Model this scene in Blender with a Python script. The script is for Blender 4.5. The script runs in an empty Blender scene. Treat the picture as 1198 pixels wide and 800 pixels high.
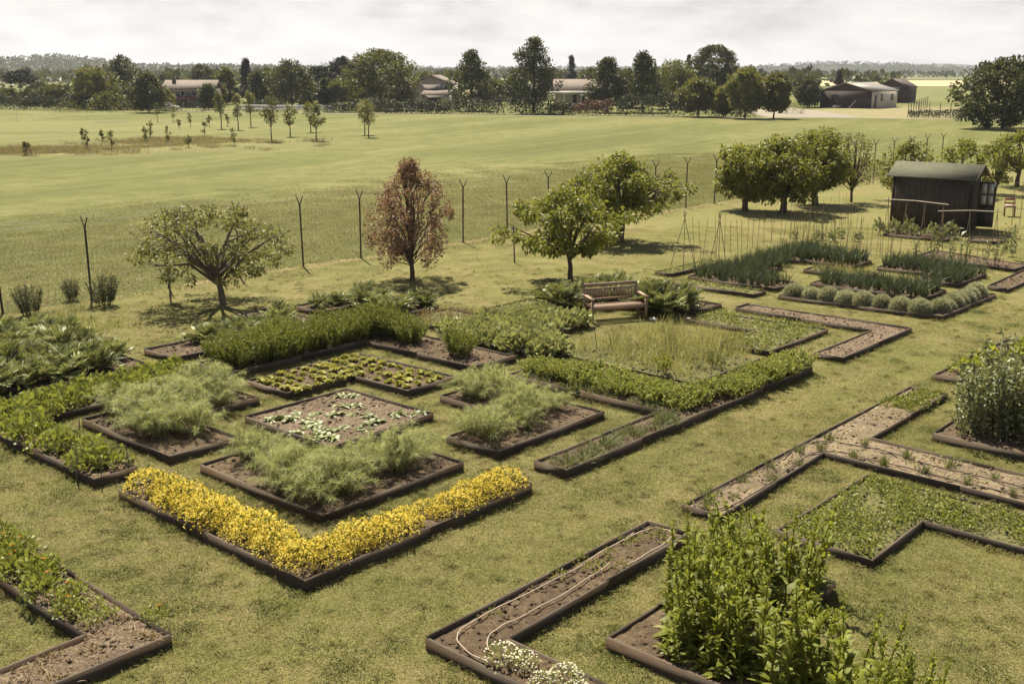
import bpy, bmesh, math, random
import numpy as np
from mathutils import Vector, Matrix

R = math.radians
scene = bpy.context.scene
COL = scene.collection

# ------------------------------------------------------------ camera
cam_d = bpy.data.cameras.new('camera')
cam = bpy.data.objects.new('camera', cam_d)
COL.objects.link(cam)
scene.camera = cam
cam.location = (0, 0, 6.5)
cam.rotation_euler = (R(90 - 14.176), 0, 0)
cam_d.sensor_width = 36
cam_d.lens = 36 * 1255 / 1198
cam_d.clip_start = 0.1
cam_d.clip_end = 20000

# ------------------------------------------------------------ sky and sun
SUN_EL, SUN_AZ = 56.0, -20.0            # azimuth from +Y towards +X
world = bpy.data.worlds.new('World')
scene.world = world
world.use_nodes = True
wt = world.node_tree
wt.nodes.clear()
def wn(t, **k):
    n = wt.nodes.new(t)
    for a, b in k.items(): setattr(n, a, b)
    return n
sky = wn('ShaderNodeTexSky', sky_type='NISHITA')
sky.sun_disc = False
sky.sun_elevation = R(SUN_EL)
sky.sun_rotation = R(SUN_AZ)
sky.air_density = 0.8
sky.dust_density = 1.5
sky.ozone_density = 1.0
tc = wn('ShaderNodeTexCoord')
sep = wn('ShaderNodeSeparateXYZ')
wt.links.new(tc.outputs['Generated'], sep.inputs[0])
# project the view direction on a cloud deck so clouds flatten to the horizon
mx = wn('ShaderNodeMath', operation='MAXIMUM'); mx.inputs[1].default_value = 0.0
wt.links.new(sep.outputs['Z'], mx.inputs[0])
ad = wn('ShaderNodeMath', operation='ADD'); ad.inputs[1].default_value = 0.28
wt.links.new(mx.outputs[0], ad.inputs[0])
dv = wn('ShaderNodeVectorMath', operation='DIVIDE')
cmb = wn('ShaderNodeCombineXYZ')
for i in range(3): wt.links.new(ad.outputs[0], cmb.inputs[i])
wt.links.new(tc.outputs['Generated'], dv.inputs[0]); wt.links.new(cmb.outputs[0], dv.inputs[1])
nz = wn('ShaderNodeTexNoise'); nz.inputs['Scale'].default_value = 2.6; nz.inputs['Detail'].default_value = 9; nz.inputs['Roughness'].default_value = 0.56
nz.inputs['Distortion'].default_value = 0.25
wt.links.new(dv.outputs[0], nz.inputs['Vector'])
nz2 = wn('ShaderNodeTexNoise'); nz2.inputs['Scale'].default_value = 8.0; nz2.inputs['Detail'].default_value = 8
wt.links.new(dv.outputs[0], nz2.inputs['Vector'])
rp = wn('ShaderNodeValToRGB')
rp.color_ramp.elements[0].position = 0.34; rp.color_ramp.elements[0].color = (4.6, 4.5, 4.55, 1)
rp.color_ramp.elements[1].position = 0.68; rp.color_ramp.elements[1].color = (9.2, 8.8, 8.3, 1)
e = rp.color_ramp.elements.new(0.5); e.color = (7.1, 6.85, 6.7, 1)
mxn = wn('ShaderNodeMath', operation='MULTIPLY_ADD'); mxn.inputs[1].default_value = 0.35
wt.links.new(nz2.outputs['Fac'], mxn.inputs[0])
sc1 = wn('ShaderNodeMath', operation='MULTIPLY'); sc1.inputs[1].default_value = 0.65
wt.links.new(nz.outputs['Fac'], sc1.inputs[0]); wt.links.new(sc1.outputs[0], mxn.inputs[2])
wt.links.new(mxn.outputs[0], rp.inputs[0])
cov = wn('ShaderNodeMapRange'); cov.inputs['From Min'].default_value = 0.13; cov.inputs['From Max'].default_value = 0.30
cov.inputs['To Min'].default_value = 0.95; cov.inputs['To Max'].default_value = 0.12
wt.links.new(sep.outputs['Z'], cov.inputs['Value'])
mixc = wn('ShaderNodeMix', data_type='RGBA')
wt.links.new(cov.outputs[0], mixc.inputs[0])
wt.links.new(sky.outputs[0], mixc.inputs[6]); wt.links.new(rp.outputs[0], mixc.inputs[7])
bgn = wn('ShaderNodeBackground'); bgn.inputs['Strength'].default_value = 0.05
wt.links.new(mixc.outputs[2], bgn.inputs['Color'])
wo = wn('ShaderNodeOutputWorld'); wt.links.new(bgn.outputs[0], wo.inputs['Surface'])

sd = bpy.data.lights.new('sun', 'SUN')
sd.energy = 5.0; sd.angle = R(0.6); sd.color = (1.0, 0.92, 0.73)
sun = bpy.data.objects.new('sun', sd); COL.objects.link(sun)
sdir = Vector((math.sin(R(SUN_AZ)) * math.cos(R(SUN_EL)), math.cos(R(SUN_AZ)) * math.cos(R(SUN_EL)), math.sin(R(SUN_EL))))
sun.rotation_euler = (-sdir).to_track_quat('-Z', 'Y').to_euler()
sun.location = (0, 0, 50)

vs = scene.view_settings
vs.view_transform = 'Standard'; vs.look = 'None'; vs.gamma = 1; vs.use_curve_mapping = False
vs.exposure = 1.2
scene.render.engine = 'CYCLES'
try:
    scene.cycles.transparent_max_bounces = 8
    scene.cycles.max_bounces = 6
    scene.cycles.volume_bounces = 0
except Exception: pass

# ------------------------------------------------------------ garden grid
OX, OY = -2.6512, 12.5846
AX, AY = 0.74729, -0.66450     # direction a (to the right and towards us)
BX, BY = 0.66450, 0.74729      # direction b (to the right and away)
def g(a, b): return (OX + a * AX + b * BX, OY + a * AY + b * BY)
GROT = math.atan2(AY, AX)      # rotation of direction a

# ------------------------------------------------------------ materials
def nmat(name):
    m = bpy.data.materials.new(name); m.use_nodes = True
    t = m.node_tree
    return m, t, t.nodes['Principled BSDF'], t.nodes['Material Output']
def N(t, ty, **k):
    n = t.nodes.new(ty)
    for a, b in k.items(): setattr(n, a, b)
    return n
def ramp(t, src, stops):
    r = N(t, 'ShaderNodeValToRGB')
    el = r.color_ramp.elements
    el[0].position = stops[0][0]; el[0].color = (*stops[0][1], 1)
    el[1].position = stops[-1][0]; el[1].color = (*stops[-1][1], 1)
    for p, c in stops[1:-1]:
        x = el.new(p); x.color = (*c, 1)
    t.links.new(src, r.inputs[0])
    return r.outputs[0]
def noise(t, scale, detail=5, vec=None, rough=0.55, dist=0.0):
    n = N(t, 'ShaderNodeTexNoise')
    n.inputs['Scale'].default_value = scale; n.inputs['Detail'].default_value = detail
    n.inputs['Roughness'].default_value = rough; n.inputs['Distortion'].default_value = dist
    if vec is not None: t.links.new(vec, n.inputs['Vector'])
    return n.outputs['Fac']
def pos(t): return N(t, 'ShaderNodeNewGeometry').outputs['Position']
def objco(t): return N(t, 'ShaderNodeTexCoord').outputs['Object']
def mapping(t, vec, scale=(1, 1, 1), rot=0):
    m = N(t, 'ShaderNodeMapping')
    m.inputs['Scale'].default_value = scale; m.inputs['Rotation'].default_value = (0, 0, rot)
    t.links.new(vec, m.inputs['Vector']); return m.outputs[0]
def mixc_(t, fac, a, b, mode='MIX'):
    m = N(t, 'ShaderNodeMix', data_type='RGBA', blend_type=mode)
    for sock, v in ((m.inputs[0], fac), (m.inputs[6], a), (m.inputs[7], b)):
        if isinstance(v, (int, float)): sock.default_value = v
        elif isinstance(v, tuple): sock.default_value = (*v, 1)
        else: t.links.new(v, sock)
    return m.outputs[2]
def along(t, vec, deg, s_along, s_across):
    m = N(t, 'ShaderNodeMapping', vector_type='TEXTURE')
    m.inputs['Rotation'].default_value = (0, 0, R(deg)); m.inputs['Scale'].default_value = (1 / s_along, 1 / s_across, 1)
    t.links.new(vec, m.inputs['Vector']); return m.outputs[0]
def bump(t, h, strength=0.5, dist=0.02):
    b = N(t, 'ShaderNodeBump'); b.inputs['Strength'].default_value = strength; b.inputs['Distance'].default_value = dist
    t.links.new(h, b.inputs['Height']); return b.outputs[0]

MATS = {}
def foliage(name, dark, light, tr=0.35, rough=0.55, var=0.25, spec=0.3):
    """leaf material: tint attribute 0..1 runs from dark to light green, each plant a little different"""
    m, t, p, o = nmat(name)
    if light[1] > light[2] * 1.5 and light[1] > light[0] * 0.9:      # greens shifted a little to yellow
        dark = (dark[0] * 1.02, dark[1], dark[2] * 0.9); light = (light[0] * 1.02, light[1] * 1.02, light[2] * 0.9)
    at = N(t, 'ShaderNodeAttribute', attribute_name='tint')
    oi = N(t, 'ShaderNodeObjectInfo')
    c = ramp(t, at.outputs['Fac'], [(0, dark), (1, light)])
    hs = N(t, 'ShaderNodeHueSaturation')
    mr = N(t, 'ShaderNodeMapRange'); mr.inputs['To Min'].default_value = 1 - var; mr.inputs['To Max'].default_value = 1 + var
    t.links.new(oi.outputs['Random'], mr.inputs['Value']); t.links.new(mr.outputs[0], hs.inputs['Value'])
    t.links.new(c, hs.inputs['Color'])
    t.links.new(hs.outputs[0], p.inputs['Base Color'])
    p.inputs['Roughness'].default_value = rough
    p.inputs['Specular IOR Level'].default_value = spec
    tl = N(t, 'ShaderNodeBsdfTranslucent')
    mt = mixc_(t, 0.5, hs.outputs[0], (light[0] * 1.3, light[1] * 1.25, light[2] * 0.6))
    t.links.new(mt, tl.inputs['Color'])
    ms = N(t, 'ShaderNodeMixShader'); ms.inputs[0].default_value = tr
    t.links.new(p.outputs[0], ms.inputs[1]); t.links.new(tl.outputs[0], ms.inputs[2])
    t.links.new(ms.outputs[0], o.inputs['Surface'])
    MATS[name] = m
    return m
def plain(name, col, rough=0.7, nscale=6, namt=0.3, metallic=0, bmp=0.0, spec=0.4, objspace=True, stretch=None):
    m, t, p, o = nmat(name)
    co = objco(t) if objspace else pos(t)
    if stretch: co = mapping(t, co, stretch)
    n = noise(t, nscale, 6, co)
    d = tuple(c * (1 - namt) for c in col); l = tuple(min(1, c * (1 + namt)) for c in col)
    t.links.new(ramp(t, n, [(0.3, d), (0.7, l)]), p.inputs['Base Color'])
    p.inputs['Roughness'].default_value = rough; p.inputs['Metallic'].default_value = metallic
    p.inputs['Specular IOR Level'].default_value = spec
    if bmp: t.links.new(bump(t, n, bmp, 0.02), p.inputs['Normal'])
    MATS[name] = m
    return m

# wood of the bed boards: weathered dark brown, streaks along the board
def board_mat():
    m, t, p, o = nmat('bed_board_wood')
    co = objco(t)
    w = noise(t, 9, 8, mapping(t, co, (0.5, 0.5, 12.0)), 0.7)
    big = noise(t, 0.9, 4, pos(t))
    c = ramp(t, w, [(0.25, (0.024, 0.015, 0.009)), (0.55, (0.055, 0.034, 0.020)), (0.8, (0.135, 0.09, 0.054))])
    c2 = mixc_(t, ramp(t, big, [(0.4, (0, 0, 0)), (0.62, (1, 1, 1))]), c, (0.075, 0.053, 0.034))
    oi = N(t, 'ShaderNodeObjectInfo')
    hs = N(t, 'ShaderNodeHueSaturation'); mr = N(t, 'ShaderNodeMapRange')
    mr.inputs['To Min'].default_value = 0.7; mr.inputs['To Max'].default_value = 1.25
    t.links.new(oi.outputs['Random'], mr.inputs['Value']); t.links.new(mr.outputs[0], hs.inputs['Value']); t.links.new(c2, hs.inputs['Color'])
    t.links.new(hs.outputs[0], p.inputs['Base Color'])
    p.inputs['Roughness'].default_value = 0.85
    t.links.new(bump(t, w, 0.5, 0.01), p.inputs['Normal'])
    return m
BOARD = board_mat()
def soil_mat(name, d, mcol, l, sc=9):
    m, t, p, o = nmat(name)
    n = noise(t, sc, 9, pos(t), 0.7)
    n2 = noise(t, 1.1, 3, pos(t))
    n3 = noise(t, 60, 4, pos(t), 0.7)
    c = ramp(t, n, [(0.3, d), (0.5, mcol), (0.72, l)])
    c = mixc_(t, ramp(t, n2, [(0.42, (0, 0, 0)), (0.62, (0.55, 0.55, 0.55))]), c, tuple(x * 0.55 for x in mcol))
    c = mixc_(t, ramp(t, n3, [(0.60, (0, 0, 0)), (0.68, (1, 1, 1))]), c, tuple(min(1, x * 1.5) for x in l))
    t.links.new(c, p.inputs['Base Color'])
    p.inputs['Roughness'].default_value = 0.95; p.inputs['Specular IOR Level'].default_value = 0.15
    t.links.new(bump(t, n, 0.9, 0.06), p.inputs['Normal'])
    return m
SOIL = soil_mat('brown_soil', (0.040, 0.027, 0.017), (0.105, 0.074, 0.046), (0.19, 0.14, 0.09))
SOILP = soil_mat('pale_dry_soil', (0.11, 0.08, 0.05), (0.20, 0.152, 0.10), (0.30, 0.235, 0.155))
MULCH = soil_mat('bark_mulch', (0.06, 0.04, 0.026), (0.15, 0.108, 0.072), (0.31, 0.24, 0.17), 16)
SOILG = soil_mat('weedy_soil', (0.06, 0.055, 0.025), (0.12, 0.115, 0.045), (0.22, 0.19, 0.09))

def lawn_mat():
    m, t, p, o = nmat('mown_lawn')
    P = pos(t)
    fine = noise(t, 22, 8, P, 0.75)
    mid = noise(t, 2.3, 6, P, 0.65)
    big = noise(t, 0.33, 4, P, 0.55, 0.6)
    c = ramp(t, fine, [(0.28, (0.055, 0.056, 0.016)), (0.5, (0.155, 0.152, 0.044)), (0.74, (0.28, 0.25, 0.095))])
    dry = ramp(t, fine, [(0.3, (0.10, 0.085, 0.035)), (0.7, (0.27, 0.22, 0.11))])
    tuft = noise(t, 6, 6, P, 0.75)
    c = mixc_(t, ramp(t, tuft, [(0.36, (0.7, 0.7, 0.7)), (0.5, (0, 0, 0))]), c, (0.075, 0.082, 0.022))
    f = ramp(t, mid, [(0.38, (0, 0, 0)), (0.58, (0.9, 0.9, 0.9))])
    c = mixc_(t, f, c, dry)
    f2 = ramp(t, big, [(0.42, (0, 0, 0)), (0.60, (0.6, 0.6, 0.6))])
    c = mixc_(t, f2, c, (0.125, 0.13, 0.036))
    t.links.new(c, p.inputs['Base Color'])
    p.inputs['Roughness'].default_value = 0.95; p.inputs['Specular IOR Level'].default_value = 0.1
    t.links.new(bump(t, fine, 0.8, 0.03), p.inputs['Normal'])
    return m
def field_mat():
    """big meadow and the farmland behind it; all by world position"""
    m, t, p, o = nmat('meadow_and_fields')
    P = pos(t)
    fine = noise(t, 7, 9, P, 0.8)
    tuss = noise(t, 1.4, 6, P, 0.7)
    streak = noise(t, 0.10, 5, along(t, P, 66, 0.25, 1.0), 0.6, 0.3)
    streak2 = noise(t, 0.34, 6, along(t, P, 63, 0.05, 1.0), 0.65, 0.1)
    track = noise(t, 1.6, 3, along(t, P, 62, 0.015, 1.0), 0.5, 0.05)
    patch = noise(t, 0.45, 7, P, 0.75)
    big = noise(t, 0.03, 4, P, 0.5)
    c = ramp(t, streak, [(0.38, (0.085, 0.092, 0.028)), (0.5, (0.125, 0.128, 0.042)), (0.62, (0.185, 0.172, 0.07))])
    c = mixc_(t, ramp(t, streak2, [(0.45, (0, 0, 0)), (0.7, (0.4, 0.4, 0.4))]), c, (0.115, 0.117, 0.036))
    c = mixc_(t, ramp(t, track, [(0.52, (0, 0, 0)), (0.62, (0.5, 0.5, 0.5))]), c, (0.19, 0.175, 0.075))
    c = mixc_(t, ramp(t, patch, [(0.38, (0.7, 0.7, 0.7)), (0.52, (0, 0, 0))]), c, (0.08, 0.086, 0.026))
    c = mixc_(t, ramp(t, patch, [(0.55, (0, 0, 0)), (0.7, (0.4, 0.4, 0.4))]), c, (0.215, 0.20, 0.085))
    c = mixc_(t, ramp(t, tuss, [(0.35, (0.6, 0.6, 0.6)), (0.55, (0, 0, 0))]), c, (0.11, 0.12, 0.032))
    c = mixc_(t, ramp(t, fine, [(0.38, (0.55, 0.55, 0.55)), (0.52, (0, 0, 0))]), c, (0.08, 0.085, 0.022))
    c = mixc_(t, ramp(t, fine, [(0.56, (0, 0, 0)), (0.72, (0.5, 0.5, 0.5))]), c, (0.26, 0.24, 0.10))
    def ellipse(cx, cy, rx, ry, rot, edge, wob):
        v1 = N(t, 'ShaderNodeVectorMath', operation='SUBTRACT'); v1.inputs[1].default_value = (cx, cy, 0); t.links.new(P, v1.inputs[0])
        m2 = N(t, 'ShaderNodeMapping', vector_type='POINT'); m2.inputs['Rotation'].default_value = (0, 0, -rot); t.links.new(v1.outputs[0], m2.inputs[0])
        v2 = N(t, 'ShaderNodeVectorMath', operation='DIVIDE'); v2.inputs[1].default_value = (rx, ry, 1e6); t.links.new(m2.outputs[0], v2.inputs[0])
        ln = N(t, 'ShaderNodeVectorMath', operation='LENGTH'); t.links.new(v2.outputs[0], ln.inputs[0])
        ma = N(t, 'ShaderNodeMath', operation='MULTIPLY_ADD'); ma.inputs[1].default_value = wob
        t.links.new(noise(t, 0.22, 6, P, 0.7), ma.inputs[0]); t.links.new(ln.outputs['Value'], ma.inputs[2])
        mr_ = N(t, 'ShaderNodeMapRange'); mr_.inputs['From Min'].default_value = 1 + wob * 0.5 - edge; mr_.inputs['From Max'].default_value = 1 + wob * 0.5 + edge
        mr_.inputs['To Min'].default_value = 1; mr_.inputs['To Max'].default_value = 0; t.links.new(ma.outputs[0], mr_.inputs['Value'])
        return mr_.outputs[0]
    longc = ramp(t, tuss, [(0.3, (0.11, 0.11, 0.045)), (0.5, (0.16, 0.15, 0.06)), (0.7, (0.24, 0.205, 0.095))])
    palec = ramp(t, streak2, [(0.35, (0.125, 0.125, 0.045)), (0.65, (0.175, 0.165, 0.065))])
    c = mixc_(t, ellipse(-58, 126, 30, 22, 0.1, 0.15, 0.5), c, palec)
    c = mixc_(t, ellipse(-62, 116, 24, 3.0, 0.12, 0.35, 1.0), c, (0.11, 0.12, 0.04))
    c = mixc_(t, ellipse(-41, 90, 19, 6.0, 0.3, 0.7, 1.4), c, longc)
    c = mixc_(t, ellipse(-30, 102, 10, 6, 0.2, 0.7, 1.4), c, longc)
    # the far farmland (beyond 320 m) goes to patchwork
    sp = N(t, 'ShaderNodeSeparateXYZ'); t.links.new(P, sp.inputs[0])
    vor = N(t, 'ShaderNodeTexVoronoi'); vor.inputs['Scale'].default_value = 0.0045
    t.links.new(mapping(t, P, (1.0, 0.6, 1), R(20)), vor.inputs['Vector'])
    vs_ = N(t, 'ShaderNodeSeparateColor'); t.links.new(vor.outputs['Color'], vs_.inputs[0])
    farm = ramp(t, vs_.outputs[0], [(0.1, (0.05, 0.06, 0.025)), (0.4, (0.09, 0.10, 0.04)), (0.75, (0.14, 0.14, 0.06)), (0.9, (0.20, 0.18, 0.09))])
    mr = N(t, 'ShaderNodeMapRange'); mr.inputs['From Min'].default_value = 300; mr.inputs['From Max'].default_value = 330
    t.links.new(sp.outputs['Y'], mr.inputs['Value'])
    c = mixc_(t, mr.outputs[0], c, farm)
    t.links.new(c, p.inputs['Base Color'])
    p.inputs['Roughness'].default_value = 0.95; p.inputs['Specular IOR Level'].default_value = 0.1
    t.links.new(bump(t, fine, 0.6, 0.08), p.inputs['Normal'])
    return m
def flat_mat(name, stops, sc=1.0, stretch=(1, 1, 1), rot=0, bmp=0.3):
    m, t, p, o = nmat(name)
    P = pos(t)
    n = noise(t, sc, 8, mapping(t, P, stretch, rot), 0.7)
    t.links.new(ramp(t, n, stops), p.inputs['Base Color'])
    p.inputs['Roughness'].default_value = 0.95; p.inputs['Specular IOR Level'].default_value = 0.1
    t.links.new(bump(t, n, bmp, 0.05), p.inputs['Normal'])
    return m

BARK = plain('tree_bark', (0.085, 0.062, 0.045), 0.9, 12, 0.45, bmp=0.6, stretch=(1, 1, 0.3))
BARKG = plain('grey_bark', (0.13, 0.105, 0.08), 0.9, 12, 0.4, bmp=0.6, stretch=(1, 1, 0.3))
STEM = plain('green_stem', (0.09, 0.10, 0.035), 0.8, 20, 0.3)
CANE = plain('bamboo_cane', (0.17, 0.13, 0.085), 0.7, 18, 0.3)
DARKMETAL = plain('dark_painted_steel', (0.045, 0.032, 0.026), 0.55, 30, 0.35)
WIRE = plain('galvanised_wire', (0.13, 0.12, 0.10), 0.5, 30, 0.3, metallic=0.4)
HOSE = plain('pale_drip_hose', (0.33, 0.25, 0.19), 0.6, 8, 0.2)
HOSED = plain('dusty_brown_drip_hose', (0.10, 0.07, 0.052), 0.7, 8, 0.3)

# ------------------------------------------------------------ mesh helpers
class MB:
    """collects numpy geometry of one mesh"""
    def __init__(s): s.V = []; s.F = []; s.T = []; s.n = 0
    def add(s, V, F, mat=0, tint=0.5):
        V = np.asarray(V, float).reshape(-1, 3)
        F = np.asarray(F, int)
        t = np.broadcast_to(np.asarray(tint, float), (len(V),))
        s.V.append(V); s.T.append(t); s.F.append((F + s.n, mat)); s.n += len(V)
    def box(s, lo, hi, mat=0, tint=0.5, rot=0, piv=(0, 0)):
        x0, y0, z0 = lo; x1, y1, z1 = hi
        V = np.array([(x, y, z) for z in (z0, z1) for x, y in ((x0, y0), (x1, y0), (x1, y1), (x0, y1))], float)
        if rot:
            c, n = math.cos(rot), math.sin(rot); X = V[:, 0] - piv[0]; Y = V[:, 1] - piv[1]
            V[:, 0] = piv[0] + X * c - Y * n; V[:, 1] = piv[1] + X * n + Y * c
        F = [(3, 2, 1, 0), (4, 5, 6, 7), (0, 1, 5, 4), (1, 2, 6, 5), (2, 3, 7, 6), (3, 0, 4, 7)]
        s.add(V, F, mat, tint)
    def prism(s, poly, z0, z1, mat=0):
        """vertical prism over a 2D polygon (counter-clockwise or not)"""
        n = len(poly)
        V = [(x, y, z0) for x, y in poly] + [(x, y, z1) for x, y in poly]
        s.add(V, [(i, (i + 1) % n, n + (i + 1) % n, n + i) for i in range(n)], mat)
        if n == 4: s.add(V, [(3, 2, 1, 0), (4, 5, 6, 7)], mat)
    def quad(s, a, b, c, d, mat=0, tint=0.5): s.add([a, b, c, d], [(0, 1, 2, 3)], mat, tint)
    def slab(s, a, b, c, d, th, mat=0):
        """four corner points, thickness downwards along z"""
        V = [a, b, c, d] + [(p[0], p[1], p[2] - th) for p in (a, b, c, d)]
        s.add(V, [(0, 1, 2, 3), (7, 6, 5, 4), (0, 4, 5, 1), (1, 5, 6, 2), (2, 6, 7, 3), (3, 7, 4, 0)], mat)
    def tube(s, pts, r0, r1=None, sides=6, mat=0, tint=0.5, cap=True):
        pts = np.asarray(pts, float); n = len(pts)
        if r1 is None: r1 = r0
        rad = r0 if np.ndim(r0) else np.linspace(r0, r1, n)
        d = np.gradient(pts, axis=0); d /= np.linalg.norm(d, axis=1)[:, None] + 1e-9
        up = np.array([0, 0, 1.0]) if abs(d[0, 2]) < 0.9 else np.array([1.0, 0, 0])
        u = np.cross(d, up); u /= np.linalg.norm(u, axis=1)[:, None] + 1e-9
        w = np.cross(d, u)
        a = np.arange(sides) * 2 * math.pi / sides
        V = pts[:, None, :] + rad[:, None, None] * (np.cos(a)[None, :, None] * u[:, None, :] + np.sin(a)[None, :, None] * w[:, None, :])
        F = []
        for i in range(n - 1):
            for j in range(sides):
                k = (j + 1) % sides
                F.append((i * sides + j, i * sides + k, (i + 1) * sides + k, (i + 1) * sides + j))
        s.add(V, F, mat, tint)
        if cap and sides == 4:
            s.add(V.reshape(-1, 3)[-4:], [(0, 1, 2, 3)], mat, tint)
        elif cap and sides == 6:
            e = V.reshape(-1, 3)[-6:]
            s.add(e, [(0, 1, 2, 3), (0, 3, 4, 5)], mat, tint)
    def mesh(s, name, mats, smooth=False):
        me = bpy.data.meshes.new(name)
        V = np.concatenate(s.V); T = np.concatenate(s.T)
        loops = []; starts = []; mi = []; k = 0
        for F, m in s.F:
            if len(F) == 0: continue
            c = F.shape[1]
            loops.append(F.ravel()); starts.append(k + np.arange(len(F)) * c); k += F.size
            mi.append(np.full(len(F), m))
        loops = np.concatenate(loops); starts = np.concatenate(starts); mi = np.concatenate(mi)
        me.vertices.add(len(V)); me.vertices.foreach_set('co', V.ravel())
        me.loops.add(len(loops)); me.loops.foreach_set('vertex_index', loops.astype(np.int32))
        me.polygons.add(len(starts)); me.polygons.foreach_set('loop_start', starts.astype(np.int32))
        me.polygons.foreach_set('material_index', mi.astype(np.int32))
        if smooth: me.polygons.foreach_set('use_smooth', np.ones(len(starts), bool))
        at = me.attributes.new('tint', 'FLOAT', 'POINT'); at.data.foreach_set('value', T.astype(np.float32))
        for m in (mats if isinstance(mats, (list, tuple)) else [mats]): me.materials.append(m)
        me.update(calc_edges=True); me.validate()
        return me
    def build(s, name, mats, parent=None, loc=None, smooth=False):
        o = bpy.data.objects.new(name, s.mesh(name, mats, smooth)); COL.objects.link(o)
        if parent is not None: o.parent = parent
        if loc is not None: o.location = loc
        return o
def tag(o, label=None, cat=None, group=None, kind=None):
    if label: o['label'] = label
    if cat: o['category'] = cat
    if group: o['group'] = group
    if kind: o['kind'] = kind
    return o
def empty(name, loc=(0, 0, 0), rz=0):
    o = bpy.data.objects.new(name, None); COL.objects.link(o)
    o.location = loc; o.rotation_euler = (0, 0, rz); o.empty_display_size = 0.2
    return o
def dup(o, parent=None):
    c = o.copy(); COL.objects.link(c)
    if parent is not None: c.parent = parent
    for ch in o.children:
        dup(ch, c)
    return c
def unit(v): return v / (np.linalg.norm(v, axis=-1, keepdims=True) + 1e-9)
def rdir(rng, n, zmin=-1, zmax=1):
    z = rng.uniform(zmin, zmax, n); a = rng.uniform(0, 2 * math.pi, n); r = np.sqrt(1 - z * z)
    return np.stack([r * np.cos(a), r * np.sin(a), z], 1)
def leaves(mb, rng, P, D, L, W, mat=0, tint=0.5, fold=0.25, shape=0.45):
    """rhombic leaves: base P, direction D, length L, width W"""
    n = len(P); D = unit(D)
    L = np.broadcast_to(np.asarray(L, float), (n,))[:, None]; W = np.broadcast_to(np.asarray(W, float), (n,))[:, None]
    S = unit(np.cross(D, rdir(rng, n, 0.2, 1)))
    U = np.cross(S, D)
    mid = P + D * L * shape + U * L * fold * rng.uniform(-0.5, 1, (n, 1))
    V = np.stack([P, mid - S * W * 0.5, P + D * L, mid + S * W * 0.5], 1).reshape(-1, 3)
    F = np.arange(4 * n).reshape(n, 4)
    t = np.broadcast_to(np.asarray(tint, float), (n,))
    mb.add(V, F, mat, np.repeat(t, 4))
def blades(mb, rng, P, D, L, W, droop=0.5, seg=3, mat=0, tint=0.5, tipdrop=None):
    """narrow blades bending over under their own weight"""
    n = len(P); D = unit(D)
    L = np.broadcast_to(np.asarray(L, float), (n,))[:, None]; W = np.broadcast_to(np.asarray(W, float), (n,))[:, None]
    H = D.copy(); H[:, 2] = 0; H = unit(H)
    S = unit(np.cross(D, np.array([0, 0, 1.0])) + rdir(rng, n) * 0.3)
    dr = np.broadcast_to(np.asarray(droop, float), (n,))[:, None]
    rows = []
    for i in range(seg + 1):
        t = i / seg
        c = P + D * L * t + (H * 0.35 - np.array([0, 0, 1.0])) * dr * L * t * t * 0.6
        w = W * 0.5 * (1 - 0.92 * t ** 1.6) * (0.7 + 0.6 * min(t * 3, 1))
        rows += [c - S * w, c + S * w]
    V = np.stack(rows, 1)
    k = 2 * (seg + 1)
    base = (np.arange(n) * k)[:, None]
    F = np.concatenate([base + np.array([2 * i, 2 * i + 1, 2 * i + 3, 2 * i + 2]) for i in range(seg)], 0)
    t = np.broadcast_to(np.asarray(tint, float), (n,))
    mb.add(V.reshape(-1, 3), F, mat, np.repeat(t, k))

def inside(poly, x, y):
    c = False; n = len(poly)
    for i in range(n):
        x1, y1 = poly[i]; x2, y2 = poly[(i + 1) % n]
        if (y1 > y) != (y2 > y) and x < (x2 - x1) * (y - y1) / (y2 - y1) + x1: c = not c
    return c
def edge_dist(poly, x, y):
    d = 9e9; n = len(poly)
    for i in range(n):
        x1, y1 = poly[i]; x2, y2 = poly[(i + 1) % n]
        dx, dy = x2 - x1, y2 - y1
        t = max(0, min(1, ((x - x1) * dx + (y - y1) * dy) / (dx * dx + dy * dy)))
        d = min(d, math.hypot(x - x1 - t * dx, y - y1 - t * dy))
    return d
def scatter(poly, sp, rng, margin=0.12, jit=0.25, spb=None):
    """rows of points inside a polygon of grid coordinates"""
    spb = spb or sp
    a0 = min(p[0] for p in poly); a1 = max(p[0] for p in poly); b0 = min(p[1] for p in poly); b1 = max(p[1] for p in poly)
    out = []
    na = max(1, int(round((a1 - a0 - 2 * margin) / sp))); nb = max(1, int(round((b1 - b0 - 2 * margin) / spb)))
    for i in range(na + 1):
        for j in range(nb + 1):
            a = a0 + margin + (a1 - a0 - 2 * margin) * i / na + rng.uniform(-jit, jit) * sp
            b = b0 + margin + (b1 - b0 - 2 * margin) * j / nb + rng.uniform(-jit, jit) * spb
            if inside(poly, a, b) and edge_dist(poly, a, b) > margin * 0.7: out.append((a, b))
    return out

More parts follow.
